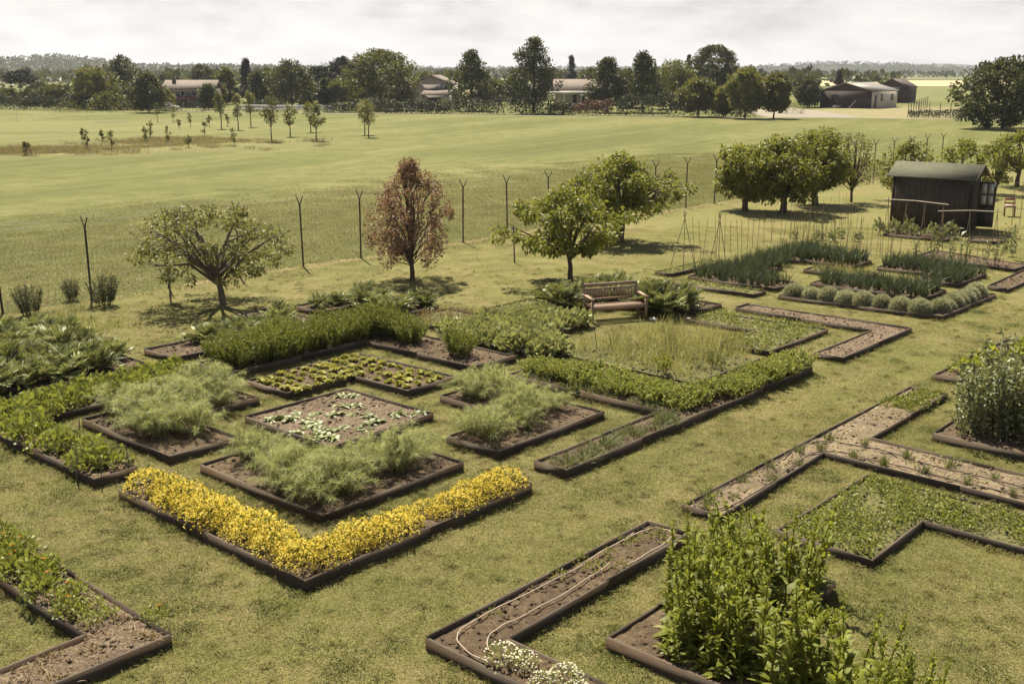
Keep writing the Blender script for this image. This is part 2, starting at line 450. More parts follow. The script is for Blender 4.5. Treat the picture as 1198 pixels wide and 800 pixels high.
# ------------------------------------------------------------ raised beds
SOILZ = 0.12
def inset(poly, d):
    n = len(poly)
    area = sum(poly[i][0] * poly[(i + 1) % n][1] - poly[(i + 1) % n][0] * poly[i][1] for i in range(n))
    sg = 1 if area > 0 else -1
    out = []
    for i in range(n):
        p0 = Vector(poly[i - 1]); p1 = Vector(poly[i]); p2 = Vector(poly[(i + 1) % n])
        e1 = (p1 - p0).normalized(); e2 = (p2 - p1).normalized()
        n1 = Vector((-e1.y, e1.x)) * sg; n2 = Vector((-e2.y, e2.x)) * sg
        k = d / (1 + n1.dot(n2))
        q = p1 + (n1 + n2) * k
        out.append((q.x, q.y))
    return out
BEDPOLY = []
def bed(poly_ab, label, soil=SOIL, h=0.165, seed=0, clods=45, bump_=0.018, sz=None, open_edges=()):
    rng = np.random.default_rng(1000 + seed)
    P = [g(a, b) for a, b in poly_ab]
    cx_ = sum(p[0] for p in P) / len(P); cy_ = sum(p[1] for p in P) / len(P)
    BEDPOLY.append(P)
    root = empty('raised_bed', (cx_, cy_, 0))
    tag(root, label, 'raised bed')
    P = [(x - cx_, y - cy_) for x, y in P]
    Q = inset(P, 0.028)
    n = len(P)
    for i in range(n):
        if i in open_edges: continue
        j = (i + 1) % n
        a, b, c, d = Vector(P[i]), Vector(P[j]), Vector(Q[j]), Vector(Q[i])
        L = (b - a).length; e = (b - a) / L
        nb = max(1, int(round(L / 2.4)))          # boards of up to about 2.4 m, butted
        for k in range(nb):
            t0, t1 = k / nb, (k + 1) / nb
            hh = h + rng.uniform(-0.012, 0.012)
            o0 = a + e * (L * t0 + 0.0015); o1 = a + e * (L * t1 - 0.0015)
            i0 = d.lerp(c, t0) + e * 0.0015; i1 = d.lerp(c, t1) - e * 0.0015
            mb = MB()
            pts = [o0, o1, i1, i0]
            w = rng.uniform(-0.008, 0.008, 4)
            off = (o0 - i0).normalized() * rng.uniform(-0.002, 0.010)
            if nb > 1: pts = [q + off for q in pts]
            V = [(q.x, q.y, -0.03) for q in pts] + [(q.x, q.y, hh + w[ii]) for ii, q in enumerate(pts)]
            mb.add(V, [(3, 2, 1, 0), (4, 5, 6, 7), (0, 1, 5, 4), (1, 2, 6, 5), (2, 3, 7, 6), (3, 0, 4, 7)])
            mb.build('board', BOARD, root)
    # soil surface
    S = inset(P, 0.030)
    z0 = (h - 0.045) if sz is None else sz
    from mathutils.geometry import delaunay_2d_cdt
    co = []; m_ = len(S)
    for i in range(m_):
        a, b = Vector(S[i]), Vector(S[(i + 1) % m_]); k = max(1, int((b - a).length / 0.2))
        co += [a.lerp(b, t / k) for t in range(k)]
    nb_ = len(co); ed = [(i, (i + 1) % nb_) for i in range(nb_)]
    x0_, x1_ = min(p[0] for p in S), max(p[0] for p in S); y0_, y1_ = min(p[1] for p in S), max(p[1] for p in S)
    for x in np.arange(x0_, x1_, 0.13):
        for y in np.arange(y0_, y1_, 0.13):
            q = (x + rng.uniform(-.04, .04), y + rng.uniform(-.04, .04))
            if inside(S, *q) and edge_dist(S, *q) > 0.05: co.append(Vector(q))
    vo, eo, fo, _, _, _ = delaunay_2d_cdt(co, ed, [list(range(nb_))], 1, 1e-5)
    V0 = np.array([(v.x, v.y, z0) for v in vo]); V0[nb_:, 2] += rng.normal(0, bump_, len(V0) - nb_) + 0.012
    F0 = np.array([f if (vo[f[1]] - vo[f[0]]).cross(vo[f[2]] - vo[f[0]]) > 0 else f[::-1] for f in fo])
    mb = MB(); mb.add(V0, F0)
    # clods
    area = abs(sum(P[i][0] * P[(i + 1) % n][1] - P[(i + 1) % n][0] * P[i][1] for i in range(n))) / 2
    nc = int(area * clods)
    tri = rng.integers(0, len(F0), nc)
    Fl = F0[tri]; w = rng.dirichlet((1, 1, 1), nc)
    C = (V0[Fl] * w[:, :, None]).sum(1)
    oct_ = np.array([(1, 0, 0), (0, 1, 0), (-1, 0, 0), (0, -1, 0), (0, 0, 1), (0, 0, -1)], float)
    OF = np.array([(0, 1, 4), (1, 2, 4), (2, 3, 4), (3, 0, 4), (1, 0, 5), (2, 1, 5), (3, 2, 5), (0, 3, 5)])
    if nc:
        sz_ = rng.uniform(0.012, 0.045, nc) * rng.uniform(0.6, 1.2, nc)
        VV = C[:, None, :] + oct_[None] * sz_[:, None, None] * rng.uniform(0.6, 1.4, (nc, 6, 1))
        FF = (OF[None] + (np.arange(nc) * 6)[:, None, None]).reshape(-1, 3)
        mb.add(VV.reshape(-1, 3), FF)
    so = mb.build('soil', soil, root)
    return root

# ------------------------------------------------------------ setting
def sheet(name, poly, z, mat, kind='structure'):
    mb = MB()
    me = bpy.data.meshes.new(name)
    bm = bmesh.new(); bm.faces.new([bm.verts.new((x, y, z)) for x, y in poly]); bm.normal_update()
    if bm.faces[:][0].normal.z < 0: bmesh.ops.reverse_faces(bm, faces=bm.faces[:])
    bmesh.ops.triangulate(bm, faces=bm.faces[:]); bm.to_mesh(me); bm.free()
    me.materials.append(mat)
    o = bpy.data.objects.new(name, me); COL.objects.link(o); o['kind'] = kind
    return o
FIELD = field_mat()
LAWN = lawn_mat()
gm = MB()
gx = np.array([-9000, -3000, -600, -100, 0, 100, 600, 3000, 9000]); gy = np.array([-300, 0, 60, 200, 600, 2000, 5000, 12000])
X, Y = np.meshgrid(gx, gy); nx = len(gx)
gm.add(np.stack([X.ravel(), Y.ravel(), np.zeros(X.size)], 1),
       [(j * nx + i, j * nx + i + 1, (j + 1) * nx + i + 1, (j + 1) * nx + i) for j in range(len(gy) - 1) for i in range(nx - 1)])
ground = gm.build('ground', FIELD); ground['kind'] = 'structure'
# fence line: runs through (-12.33,30.74) along (0.687,0.727)
FX, FY = -12.33, 30.74
FD = Vector((0.6935, 0.7205)).normalized()
def fpt(s, off=0.0): return (FX + FD.x * s - FD.y * off, FY + FD.y * s + FD.x * off)
sheet('lawn', [fpt(-60, 0), fpt(62, 0), (75, 60), (60, -40), (-60, -40)], 0.004, LAWN)
BARE = flat_mat('bare_reddish_soil', [(0.3, (0.16, 0.11, 0.06)), (0.55, (0.21, 0.18, 0.08)), (0.75, (0.15, 0.16, 0.05))], 1.5)
def wavy_strip(name, pts, wid, z, mat, seed=0, amp=0.3):
    rng = np.random.default_rng(seed); mb = MB(); V = []
    for i, (x, y) in enumerate(pts):
        j = min(i + 1, len(pts) - 1); k = max(i - 1, 0)
        d = Vector((pts[j][0] - pts[k][0], pts[j][1] - pts[k][1])).normalized()
        w1 = wid * (1 + rng.uniform(-amp, amp)) / 2; w2 = wid * (1 + rng.uniform(-amp, amp)) / 2
        V += [(x - d.y * w1, y + d.x * w1, z), (x + d.y * w2, y - d.x * w2, z)]
    mb.add(V, [(2 * i, 2 * i + 1, 2 * i + 3, 2 * i + 2) for i in range(len(pts) - 1)])
    o = mb.build(name, mat); o['kind'] = 'structure'; return o
wavy_strip('path', [fpt(s) for s in np.arange(3, 58, 0.7)], 0.5, 0.008, BARE, 3, 0.7)
GRAVEL = flat_mat('pale_gravel', [(0.3, (0.19, 0.165, 0.13)), (0.7, (0.27, 0.24, 0.19))], 3)
DRY = flat_mat('dry_grass_yard', [(0.3, (0.16, 0.145, 0.07)), (0.7, (0.25, 0.215, 0.115))], 0.6)
wavy_strip('road', [(-75, 190), (-50, 181), (-27, 171.9), (5, 163), (20, 159), (37, 157.2), (50, 155), (75, 148), (100, 140)], 1.5, 0.012, GRAVEL, 4, 0.1)
sheet('yard', [(37, 158.5), (52, 156.5), (51, 200), (45, 196), (38, 180)], 0.008, GRAVEL)
sheet('dry_grass', [(50, 155.6), (61, 153), (74, 178), (84, 205), (72, 205), (64, 196), (52, 192)], 0.009, DRY)
WHEAT = flat_mat('ripe_crop_field', [(0.3, (0.34, 0.28, 0.16)), (0.7, (0.44, 0.37, 0.22))], 0.05, (0.3, 1, 1), R(-20))
CROP = flat_mat('green_crop_field', [(0.3, (0.09, 0.10, 0.035)), (0.5, (0.13, 0.135, 0.05)), (0.7, (0.19, 0.175, 0.075))], 0.3, (1, 0.3, 1), R(20))
sheet('ripe_field', [(150, 480), (330, 480), (520, 760), (230, 760)], 0.02, WHEAT)
sheet('distant_field', [(120, 500), (150, 480), (230, 760), (160, 760)], 0.02, WHEAT)
sheet('crop_field', [(86, 240), (200, 240), (330, 475), (140, 475)], 0.02, CROP)
sheet('ripe_field', [(-20, 330), (30, 330), (45, 420), (-30, 420)], 0.02, WHEAT)
# golf course part on the left: dark long-grass bands and a bunker
LONGG = flat_mat('long_grass_ground', [(0.3, (0.13, 0.11, 0.05)), (0.7, (0.23, 0.18, 0.09))], 0.8)
PALEF = flat_mat('pale_fairway', [(0.3, (0.22, 0.215, 0.075)), (0.7, (0.30, 0.28, 0.11))], 0.6)
def blob(name, cx, cy, rx, ry, rot, z, mat, seed):
    rng = np.random.default_rng(seed); ph = rng.uniform(0, 6.28, 5); pts = []
    for i in range(48):
        a = i / 48 * 2 * math.pi
        r = 1 + sum(0.09 / (k + 1) ** 0.5 * math.sin((k + 2) * a + ph[k]) for k in range(5))
        x, y = rx * r * math.cos(a), ry * r * math.sin(a)
        pts.append((cx + x * math.cos(rot) - y * math.sin(rot), cy + x * math.sin(rot) + y * math.cos(rot)))
    return sheet(name, pts, z, mat)
blob('bunker', -52.5, 143, 2.3, 1.6, 0, 0.016, flat_mat('bunker_lip', [(0.3, (0.10, 0.08, 0.05)), (0.7, (0.16, 0.12, 0.08))], 1), 7)

# low grassy mounds of the golf course
def mound(cx, cy, rx, ry, h, mat, seed):
    rng = np.random.default_rng(seed); mb = MB(); n = 28; V = []; 
    for i in range(n + 1):
        for j in range(n + 1):
            u, v = i / n * 2 - 1, j / n * 2 - 1
            r = math.hypot(u, v); z = h * max(0, math.cos(min(r, 1) * math.pi / 2)) ** 1.5 * (1 + 0.2 * math.sin(4 * u + seed) * math.cos(5 * v))
            V.append((u * rx, v * ry, z - 0.05))
    mb.add(V, [(i * (n + 1) + j, (i + 1) * (n + 1) + j, (i + 1) * (n + 1) + j + 1, i * (n + 1) + j + 1) for i in range(n) for j in range(n)])
    o = mb.build('hill', mat, None, (cx, cy, 0), True); o['kind'] = 'structure'; return o
mound(-78, 158, 30, 14, 0.9, FIELD, 1)
mound(-44, 150, 12, 9, 0.6, FIELD, 2)

# distant hills
HILL = None
def hill_mat():
    m, t, p, o = nmat('wooded_hills')
    P = pos(t)
    n = noise(t, 0.006, 8, P, 0.7)
    n2 = noise(t, 0.03, 6, P, 0.7)
    c = ramp(t, n, [(0.40, (0.025, 0.033, 0.018)), (0.56, (0.045, 0.052, 0.026)), (0.61, (0.11, 0.11, 0.05)), (0.70, (0.22, 0.20, 0.11))])
    c = mixc_(t, ramp(t, n2, [(0.35, (0.7, 0.7, 0.7)), (0.6, (0, 0, 0))]), c, (0.03, 0.035, 0.018))
    t.links.new(c, p.inputs['Base Color']); p.inputs['Roughness'].default_value = 1; p.inputs['Specular IOR Level'].default_value = 0
    t.links.new(bump(t, n2, 1.0, 8), p.inputs['Normal'])
    return m
HILL = hill_mat()
def ridge(x0, x1, yc, depth, prof, seed, rough=6):
    """terrain ridge; prof(x) gives the crest height"""
    rng = np.random.default_rng(seed); mb = MB(); nx_ = 220; ny_ = 14; V = []
    xs = np.linspace(x0, x1, nx_)
    nzs = np.convolve(rng.normal(0, 1, nx_ + 8), np.ones(5) / 5, 'same')[4:-4]
    for j in range(ny_):
        v = j / (ny_ - 1) * 2 - 1
        for i, x in enumerate(xs):
            s_ = math.cos(v * math.pi / 2) ** 0.8 if abs(v) < 1 else 0
            z = prof(x) * s_ + (nzs[i] * rough * 0.5 + rng.normal(0, rough * 0.35)) * s_
            V.append((x, yc + v * depth / 2 + 60 * math.sin(x * 0.004 + seed), max(z, -1 if abs(v) > .98 else 0.0)))
    mb.add(V, [(j * nx_ + i, j * nx_ + i + 1, (j + 1) * nx_ + i + 1, (j + 1) * nx_ + i) for j in range(ny_ - 1) for i in range(nx_ - 1)])
    o = mb.build('hills', HILL, None, None, True); o['kind'] = 'structure'; return o
def gs(x, c, s, h): return h * math.exp(-((x - c) / s) ** 2)
F1255 = 1255.0
def at_px(u, y): return (u - 599) / F1255 * y * 1.03
# ridges at 1.4 km (left, high), 2.4 km (middle, right) and far blue ones at 5 km
ridge(-1100, 300, 1400, 500, lambda x: 6 + gs(x, at_px(0, 1400), 230, 6) + gs(x, at_px(100, 1400), 62, 11) + gs(x, at_px(290, 1400), 120, 3) - max(0, (x + 250) / 550) * 6, 11, 1.5)
ridge(-1700, 2400, 2500, 800, lambda x: 10 + gs(x, at_px(930, 2500), 110, 9) + gs(x, at_px(1010, 2500), 130, 8) + gs(x, at_px(330, 2500), 300, 8) - max(0, (x - 900) / 1500) * 8, 12, 2.0)
ridge(-3000, 4200, 5200, 1200, lambda x: 12 + gs(x, at_px(1075, 5200), 130, 24) + gs(x, at_px(1125, 5200), 120, 14) + gs(x, at_px(880, 5200), 260, 14), 13, 3)

# ------------------------------------------------------------ trees
G_DARK = foliage('dark_tree_leaves', (0.024, 0.031, 0.012), (0.095, 0.105, 0.035), 0.25, var=0.25)
G_MID = foliage('mid_green_leaves', (0.040, 0.050, 0.014), (0.155, 0.16, 0.042), 0.3, var=0.25)
G_LIGHT = foliage('pale_green_leaves', (0.065, 0.075, 0.022), (0.19, 0.19, 0.062), 0.35, var=0.2)
G_PINE = foliage('pine_needles', (0.012, 0.016, 0.008), (0.035, 0.040, 0.018), 0.1, var=0.2)
G_FRUIT = foliage('fruit_tree_leaves', (0.045, 0.058, 0.012), (0.26, 0.27, 0.06), 0.35, var=0.15)
G_APPLE = foliage('apple_tree_leaves', (0.07, 0.078, 0.025), (0.27, 0.265, 0.10), 0.3, var=0.15)
G_COPPER = foliage('copper_leaves', (0.085, 0.046, 0.030), (0.32, 0.19, 0.13), 0.3, var=0.15)

def crown_centres(rng, n, kind, rw, z0, z1):
    """centres of leaf clumps of a crown of half-width rw from height z0 to z1"""
    out = []
    while len(out) < n:
        t = rng.uniform(0, 1); z = z0 + (z1 - z0) * t
        if kind == 'con': pr = (1 - t) ** 0.8 * (0.75 + 0.25 * math.cos(t * 26))
        elif kind == 'con2': pr = min(1, (1 - t) * 1.5 + 0.03) ** 0.75 * min(1, 0.6 + t * 2)
        elif kind == 'umb': pr = math.sqrt(max(0, 1 - (t * 1.0) ** 2)) if t > 0 else 1
        elif kind == 'big': pr = math.sqrt(max(0, 1 - (abs(t - 0.35) / 0.65) ** 2.4))
        elif kind == 'vase': pr = 0.35 + 0.65 * math.sin(min(1, t * 1.25) * math.pi / 2) if t < .72 else max(0.0, 1 - ((t - .72) / .30) ** 2) ** .5
        elif kind == 'flat': pr = max(0.05, 1 - abs(t - 0.42) ** 2.2 * 3.2)
        elif kind == 'ovate': pr = max(0.12, 1 - (abs(t - 0.36) / 0.66) ** 1.7)
        else: pr = math.sqrt(max(0, 1 - (abs(t - 0.45) / 0.56) ** 2))
        a = rng.uniform(0, 2 * math.pi); r = rng.uniform(0.25, 1) ** 0.55 * pr * rw
        lob = (1 + 0.24 * math.sin(2 * a + 4 * t) + 0.2 * math.sin(3 * a - 7 * t)) if kind in ('flat', 'vase') else (1 + 0.16 * math.sin(3 * a + 5 * t) + 0.1 * math.sin(5 * a - 7 * t))
        out.append((r * lob * math.cos(a), r * lob * math.sin(a), z))
    return np.array(out)
def make_tree(name, label, cat, x, y, h, rw, kind, mat, seed, z0f=0.22, ncl=90, per=34, leaf=0.3, clr=None, bark=None,
              trunk_r=None, group=None, limbs=14, lean=(0, 0), asp=0.6, droop=0.0, squash=1.0, limb_r=0.5):
    rng = np.random.default_rng(seed)
    root = empty(name, (x, y, 0), rng.uniform(0, 6.28) if lean == (0, 0) else 0)
    tag(root, label, cat, group)
    z0 = h * z0f; clr = clr or rw * 0.24
    C = crown_centres(rng, ncl, kind, max(rw - clr * 0.7, rw * 0.5), z0 + clr * 0.5, h - clr * 0.7)
    C[:, 0] += lean[0] * C[:, 2] / h; C[:, 1] += lean[1] * C[:, 2] / h
    tr = trunk_r or h * 0.018
    mb = MB()
    top = h * (0.9 if kind in ('con', 'con2') else max(z0f + 0.25, 0.45))
    n = 7; tz = np.linspace(-0.1, top, n)
    tp = np.stack([lean[0] * tz / h + np.r_[0, rng.normal(0, tr * 0.3, n - 1)], lean[1] * tz / h + np.r_[0, rng.normal(0, tr * 0.3, n - 1)], tz], 1)
    mb.tube(tp, np.linspace(tr * 1.25, tr * 0.45, n), sides=8)
    idx = rng.permutation(len(C))[:limbs]
    for i in idx:
        c = C[i]
        zb = min(max(z0 * 0.75, 0.05 * h), c[2]) + rng.uniform(0, 1) * max(0, min(top, c[2]) - z0) * 0.5
        k = np.interp(zb, tz, np.arange(n)); b = tp[int(k)] * (1 - k % 1) + tp[min(int(k) + 1, n - 1)] * (k % 1)
        m1 = b * 0.55 + c * 0.45 + np.array([0, 0, 0.12 * rw]) + rng.normal(0, 0.05 * rw, 3)
        m2 = b * 0.25 + c * 0.75 + np.array([0, 0, 0.10 * rw]) + rng.normal(0, 0.05 * rw, 3)
        mb.tube([b, m1, m2, c], tr * limb_r, tr * 0.10, 5, cap=False)
        for q in range(3):
            e = c + rdir(rng, 1)[0] * clr * 1.5
            mb.tube([m2, (m2 + e) / 2 + rng.normal(0, clr * .15, 3), e], tr * 0.16, tr * 0.05, 4, cap=False)
    mb.build('trunk', bark or BARK, root, smooth=True)
    # foliage: clumps of separate leaves with gaps between the clumps
    cb = MB()
    ct = rng.uniform(0.1, 0.9, len(C))
    k = np.repeat(np.arange(len(C)), per)
    d = rdir(rng, len(k)); r = rng.uniform(0, 1, (len(k), 1)) ** 0.5
    sz = rng.uniform(0.6, 1.35, len(C))[k][:, None]
    P = C[k] + d * r * clr * sz * np.array([1, 1, 0.75 * squash])
    D = unit(d + rdir(rng, len(k)) * 0.9 + np.array([0, 0, -droop]))
    leaves(cb, rng, P, D, leaf * rng.uniform(0.6, 1.3, len(k)), leaf * asp * rng.uniform(0.7, 1.2, len(k)),
           tint=np.clip(ct[k] * 0.6 + rng.uniform(0, 0.4, len(k)), 0, 1))
    cb.build('crown', mat, root)
    return root

FAR = [
('umb',-106.9,239.4,6.4,3.2,'dark umbrella pine at the far left edge before the hills'),
('rnd',-87.5,210.0,3.9,2.8,'mid green bushy tree just right of the far left umbrella pine'),
('rnd',-101.6,220.9,3.1,2.2,'dark scrubby tree at the left edge of the photo under the hills'),
('lgt',-72.6,191.2,7.0,3.3,'pale yellow green willow with a light crown left of the tall dark tree'),
('drk',-74.2,210.0,9.1,3.1,'tall dark round tree rising highest above the left hills'),
('rnd',-68.6,187.0,3.0,2.5,'low mid green tree in front of the pale willow'),
('drk',-58.1,175.5,6.0,2.5,'dark broad tree beside the left edge of the brick farmhouse'),
('rnd',-77.3,195.6,2.7,1.7,'small dark tree left of the pale willow'),
('drk',-93.9,297.6,5.4,1.6,'small dark tree showing over the farmhouse chimney side'),
('lgt',-88.5,297.6,4.5,3.5,'light olive tree showing over the farmhouse roof'),
('drk',-78.1,278.3,7.8,3.0,'dark rounded tree behind the right end of the farmhouse'),
('rnd',-57.4,220.9,7.0,2.1,'mid green tree between the farmhouse and the dark conifer'),
('con',-53.1,220.9,8.7,2.2,'tall dark conifer left of the wide dark poplar clump'),
('rnd',-45.3,210.0,6.4,2.5,'mid green tree tucked against the wide dark tree'),
('drk',-40.1,200.2,8.3,3.9,'wide dark green tree among the centre left tree line'),
('umb',-39.5,226.7,7.2,2.8,'low dark umbrella pine left of the pale round tree'),
('umb',-36.7,239.4,9.1,3.2,'tall blackish umbrella pine behind the big olive green tree'),
('lgt',-33.0,210.0,4.8,2.5,'small pale round tree in front of the dark pines'),
('big',-22.3,187.0,9.8,5.2,'huge domed olive green tree left of the white gabled house'),
('con2',-6.6,183.0,9.7,3.4,'tall dark tapering tree right of the white gabled house'),
('con2',3.4,171.9,11.4,3.8,'tallest dark pointed tree of the far tree line'),
('con',16.0,297.6,10.3,2.3,'slim layered conifer behind the low villa'),
('rnd',9.5,297.6,7.2,2.5,'dark tree behind the roof of the low villa'),
('rnd',19.7,278.3,7.2,2.8,'dark tree behind the right end of the low villa'),
('con2',15.2,175.5,8.5,3.1,'mid green upright tree right of the low villa'),
('con2',20.9,175.5,9.4,3.0,'dense dark upright tree in the middle of the right tree line'),
('rnd',27.7,191.2,8.1,3.9,'broad mid green tree between two darker trees'),
('con',39.3,246.3,10.0,1.1,'thin conifer tip poking over the broad mid green tree'),
('drk',37.4,205.0,11.0,4.5,'tall dark leafy crown behind the round pale tree'),
('lgt',27.1,159.1,5.4,2.5,'round pale green tree standing at the field edge'),
('lgt',32.6,153.3,6.9,2.6,'round topped pale tree with a bare trunk by the yard'),
('lgt',30.1,156.1,4.0,1.2,'small pale tree squeezed between two larger pale trees'),
('lgt',36.6,153.3,6.0,1.9,'narrow pale tree nearest the barn'),
('drk',53.9,200.2,5.2,2.0,'small dark tree at the left end of the dark barn'),
('con',88.1,297.6,6.6,1.8,'blue dark conifer tip above the barn roof'),
('drk',89.6,345.5,5.8,3.5,'dark far tree behind the narrow pale tree'),
('drk',56.5,126.0,7.8,4.7,'large dark spreading tree at the right edge of the field'),
('rnd',-1.7,246.3,4.3,2.3,'low far tree between the two tallest dark trees'),
('rnd',-13.6,246.3,6.4,2.5,'pale leaning tree behind the white gabled house'),
('drk',-97.2,226.7,4.0,2.3,'dark low tree right of the far left umbrella pine base'),
('drk',21.2,200.2,5.8,2.3,'dark shrubby tree filling the gap behind the upright trees'),
('drk',28.0,210.0,6.4,2.5,'darker tree behind the broad mid green tree'),
('rnd',-22.9,297.6,6.3,3.0,'mid green tree rising behind the white gabled house roof'),
('drk',-65.4,191.2,4.7,1.9,'dark tree between the tall dark tree and the farmhouse'),
('drk',-85.0,278.3,5.5,2.4,'dark tree behind the left end of the farmhouse roof'),
('rnd',-56.7,210.0,4.5,2.0,'mid tree right of the farmhouse'),
('drk',-46.8,205.0,6.4,2.1,'dark tree beside the dark conifer'),
('rnd',-39.4,210.0,5.1,2.1,'mid tree before the low umbrella pine'),
('drk',-35.5,210.0,5.1,1.8,'dark bush like tree under the dark pines'),
('drk',-34.7,246.3,6.0,2.5,'dark tree behind the left of the domed tree'),
('rnd',-4.1,220.9,5.1,2.2,'mid tree right of the tapering tree'),
('drk',1.0,220.9,5.7,2.1,'dark tree left of the tallest tree'),
('drk',16.4,345.5,6.3,4.0,'dark round tree behind the villa roof'),
('drk',15.9,210.0,6.1,2.0,'dark tree at the right end of the villa'),
('rnd',20.3,195.6,6.4,2.1,'mid tree between the two upright trees'),
('rnd',29.5,191.2,5.8,2.2,'mid tree left of the round pale tree'),
('drk',39.1,200.2,5.8,2.7,'dark tree behind the small pale tree'),
('rnd',47.3,210.0,4.5,2.0,'mid tree behind the two pale trees'),
('drk',-85.2,210.0,3.6,2.1,'dark tree left of the pale willow'),
('drk',-92.1,210.0,2.9,2.0,'dark low tree beside the far left pine'),
('rnd',110.2,345.5,4.2,2.1,'low far tree peeping over the barn ridge'),
]
for i, (k, x, y, h, rw, lab) in enumerate(FAR):
    nm = {'umb': 'umbrella_pine', 'con': 'conifer_tree', 'con2': 'poplar_tree', 'lgt': 'willow_tree', 'big': 'oak_tree'}.get(k, 'broadleaf_tree')
    mat = {'umb': G_PINE, 'con': G_PINE, 'con2': G_DARK, 'lgt': G_LIGHT, 'big': G_MID, 'rnd': G_MID, 'drk': G_DARK}[k]
    z0f = {'umb': 0.6, 'con': 0.08, 'con2': 0.12, 'lgt': 0.16, 'big': 0.14, 'rnd': 0.05, 'drk': 0.06}[k]
    if 'right edge' in lab: z0f = 0.02
    bigt = rw > 4.4
    make_tree(nm, lab, 'tree', x, y, h * 1.02, rw * 1.25, k, mat, 500 + i, z0f, ncl=(260 if bigt else 130), per=(52 if bigt else 46),
              leaf=0.42 if k != 'con' else 0.32, clr=rw * (0.17 if bigt else 0.24), limbs=8)

YOUNG = [(-33.5,126.0,4.4,0.69),
 (-31.1,124.1,4.0,0.58),
 (-31.0,129.8,4.3,0.71),
 (-22.7,102.9,4.4,0.85),
 (-22.6,111.1,3.3,0.70),
 (-21.9,118.9,3.5,0.84),
 (-18.7,104.2,3.6,0.82),
 (-15.4,114.1,3.7,0.80),
 (-14.4,109.6,3.6,0.95),
 (-46.3,143.0,2.5,0.50),
 (-44.2,143.0,2.4,0.50),
 (-38.8,131.9,1.8,0.26),
 (-36.5,131.9,1.4,0.36),
 (-34.3,131.9,1.6,0.26),
 (-24.7,97.0,1.6,0.42),
 (-28.2,94.8,1.3,0.41),
 (-38.4,86.0,1.1,0.30),
 (-39.6,100.5,1.4,0.16),
 (-38.7,102.9,1.1,0.20),
 (-33.4,90.7,1.7,0.32),
 (-35.8,91.7,1.7,0.22),
 (-34.2,101.7,1.5,0.32),
 (-35.4,106.8,1.9,0.34),
 (-32.1,101.7,1.5,0.24),
 (-31.3,111.1,1.5,0.35),
 (-39.0,127.9,1.0,0.25),]
ylab = ['first', ]
for i, (x, y, h, rw) in enumerate(YOUNG):
    big_ = h > 3
    make_tree('young_tree' if big_ else 'sapling', 'small young tree with a thin bare trunk in the far field' if big_ else
              'tiny sapling in the rough grass of the far left field', 'tree' if big_ else 'sapling',
              x, y, h, rw * 1.1, 'rnd', G_LIGHT if i % 3 else G_MID, 700 + i, 0.36 if big_ else 0.25, ncl=26 if big_ else 10, per=26, leaf=0.2 if big_ else 0.14,
              clr=rw * 0.36, trunk_r=0.055 if big_ else 0.03, limbs=6, group='young trees planted in the far field' if big_ else 'saplings in the rough grass of the far field')

# orchard trees near the garden fence
make_tree('apple_tree', 'low wide apple tree with twisted limbs and thin grey green leaves at the left', 'tree', -8.3, 30.15, 2.95, 2.4, 'rnd', G_APPLE, 31,
          0.24, ncl=125, per=56, leaf=0.105, clr=0.27, bark=BARKG, trunk_r=0.09, limbs=26, droop=0.3, squash=.8, limb_r=0.6, lean=(-0.55, 0.1))
make_tree('copper_tree', 'reddish copper leaved young tree with a straight thin trunk', 'tree', -3.21, 33.92, 3.8, 1.55, 'ovate', G_COPPER, 32,
          0.15, ncl=200, per=50, leaf=0.085, clr=0.15, trunk_r=0.07, limbs=60, limb_r=0.3, squash=2.1)
make_tree('fruit_tree', 'yellow green fruit tree on a slim trunk just behind the wooden bench', 'tree', 1.89, 33.78, 3.0, 2.0, 'flat', G_FRUIT, 33,
          0.27, ncl=85, per=60, leaf=0.15, clr=0.26, trunk_r=0.075, limbs=30, droop=0.9, limb_r=0.5, lean=(-0.25, 0))
make_tree('fruit_tree', 'fruit tree with a thick dark trunk between the bench tree and the fence', 'tree', 4.2, 41.75, 3.45, 2.35, 'flat', G_FRUIT, 34,
          0.27, ncl=120, per=64, leaf=0.16, clr=0.32, trunk_r=0.17, limbs=30, droop=0.7, limb_r=0.5)
make_tree('fruit_tree', 'dense dark fruit tree at the left of the group of three by the leeks', 'tree', 11.2, 51.4, 3.35, 1.9, 'vase', G_FRUIT, 35,
          0.14, ncl=130, per=54, leaf=0.17, clr=0.36, trunk_r=0.13, limbs=20, droop=0.6, limb_r=0.5)
make_tree('fruit_tree', 'dense fruit tree in the middle of the group of three by the leeks', 'tree', 12.8, 50.64, 3.6, 2.0, 'rnd', G_FRUIT, 36,
          0.16, ncl=150, per=54, leaf=0.17, clr=0.38, trunk_r=0.15, limbs=20, droop=0.6, limb_r=0.5)
make_tree('fruit_tree', 'tall fruit tree at the right of the group of three with its trunk showing', 'tree', 15.12, 53.63, 3.85, 1.9, 'rnd', G_FRUIT, 37,
          0.22, ncl=140, per=54, leaf=0.17, clr=0.36, trunk_r=0.15, limbs=20, droop=0.6, limb_r=0.5)
make_tree('fruit_tree', 'thin sparse greyish fruit tree between the group of three and the shed trees', 'tree', 17.3, 54.8, 3.6, 1.2, 'rnd', G_APPLE, 38,
          0.2, ncl=60, per=24, leaf=0.12, clr=0.26, trunk_r=0.06, limbs=40, limb_r=0.5)
make_tree('fruit_tree', 'fruit tree with low spreading branches just left of the shed roof', 'tree', 20.6, 56.0, 3.1, 1.9, 'flat', G_FRUIT, 39,
          0.12, ncl=80, per=44, leaf=0.16, clr=0.3, trunk_r=0.09, limbs=30, droop=0.6, limb_r=0.5)
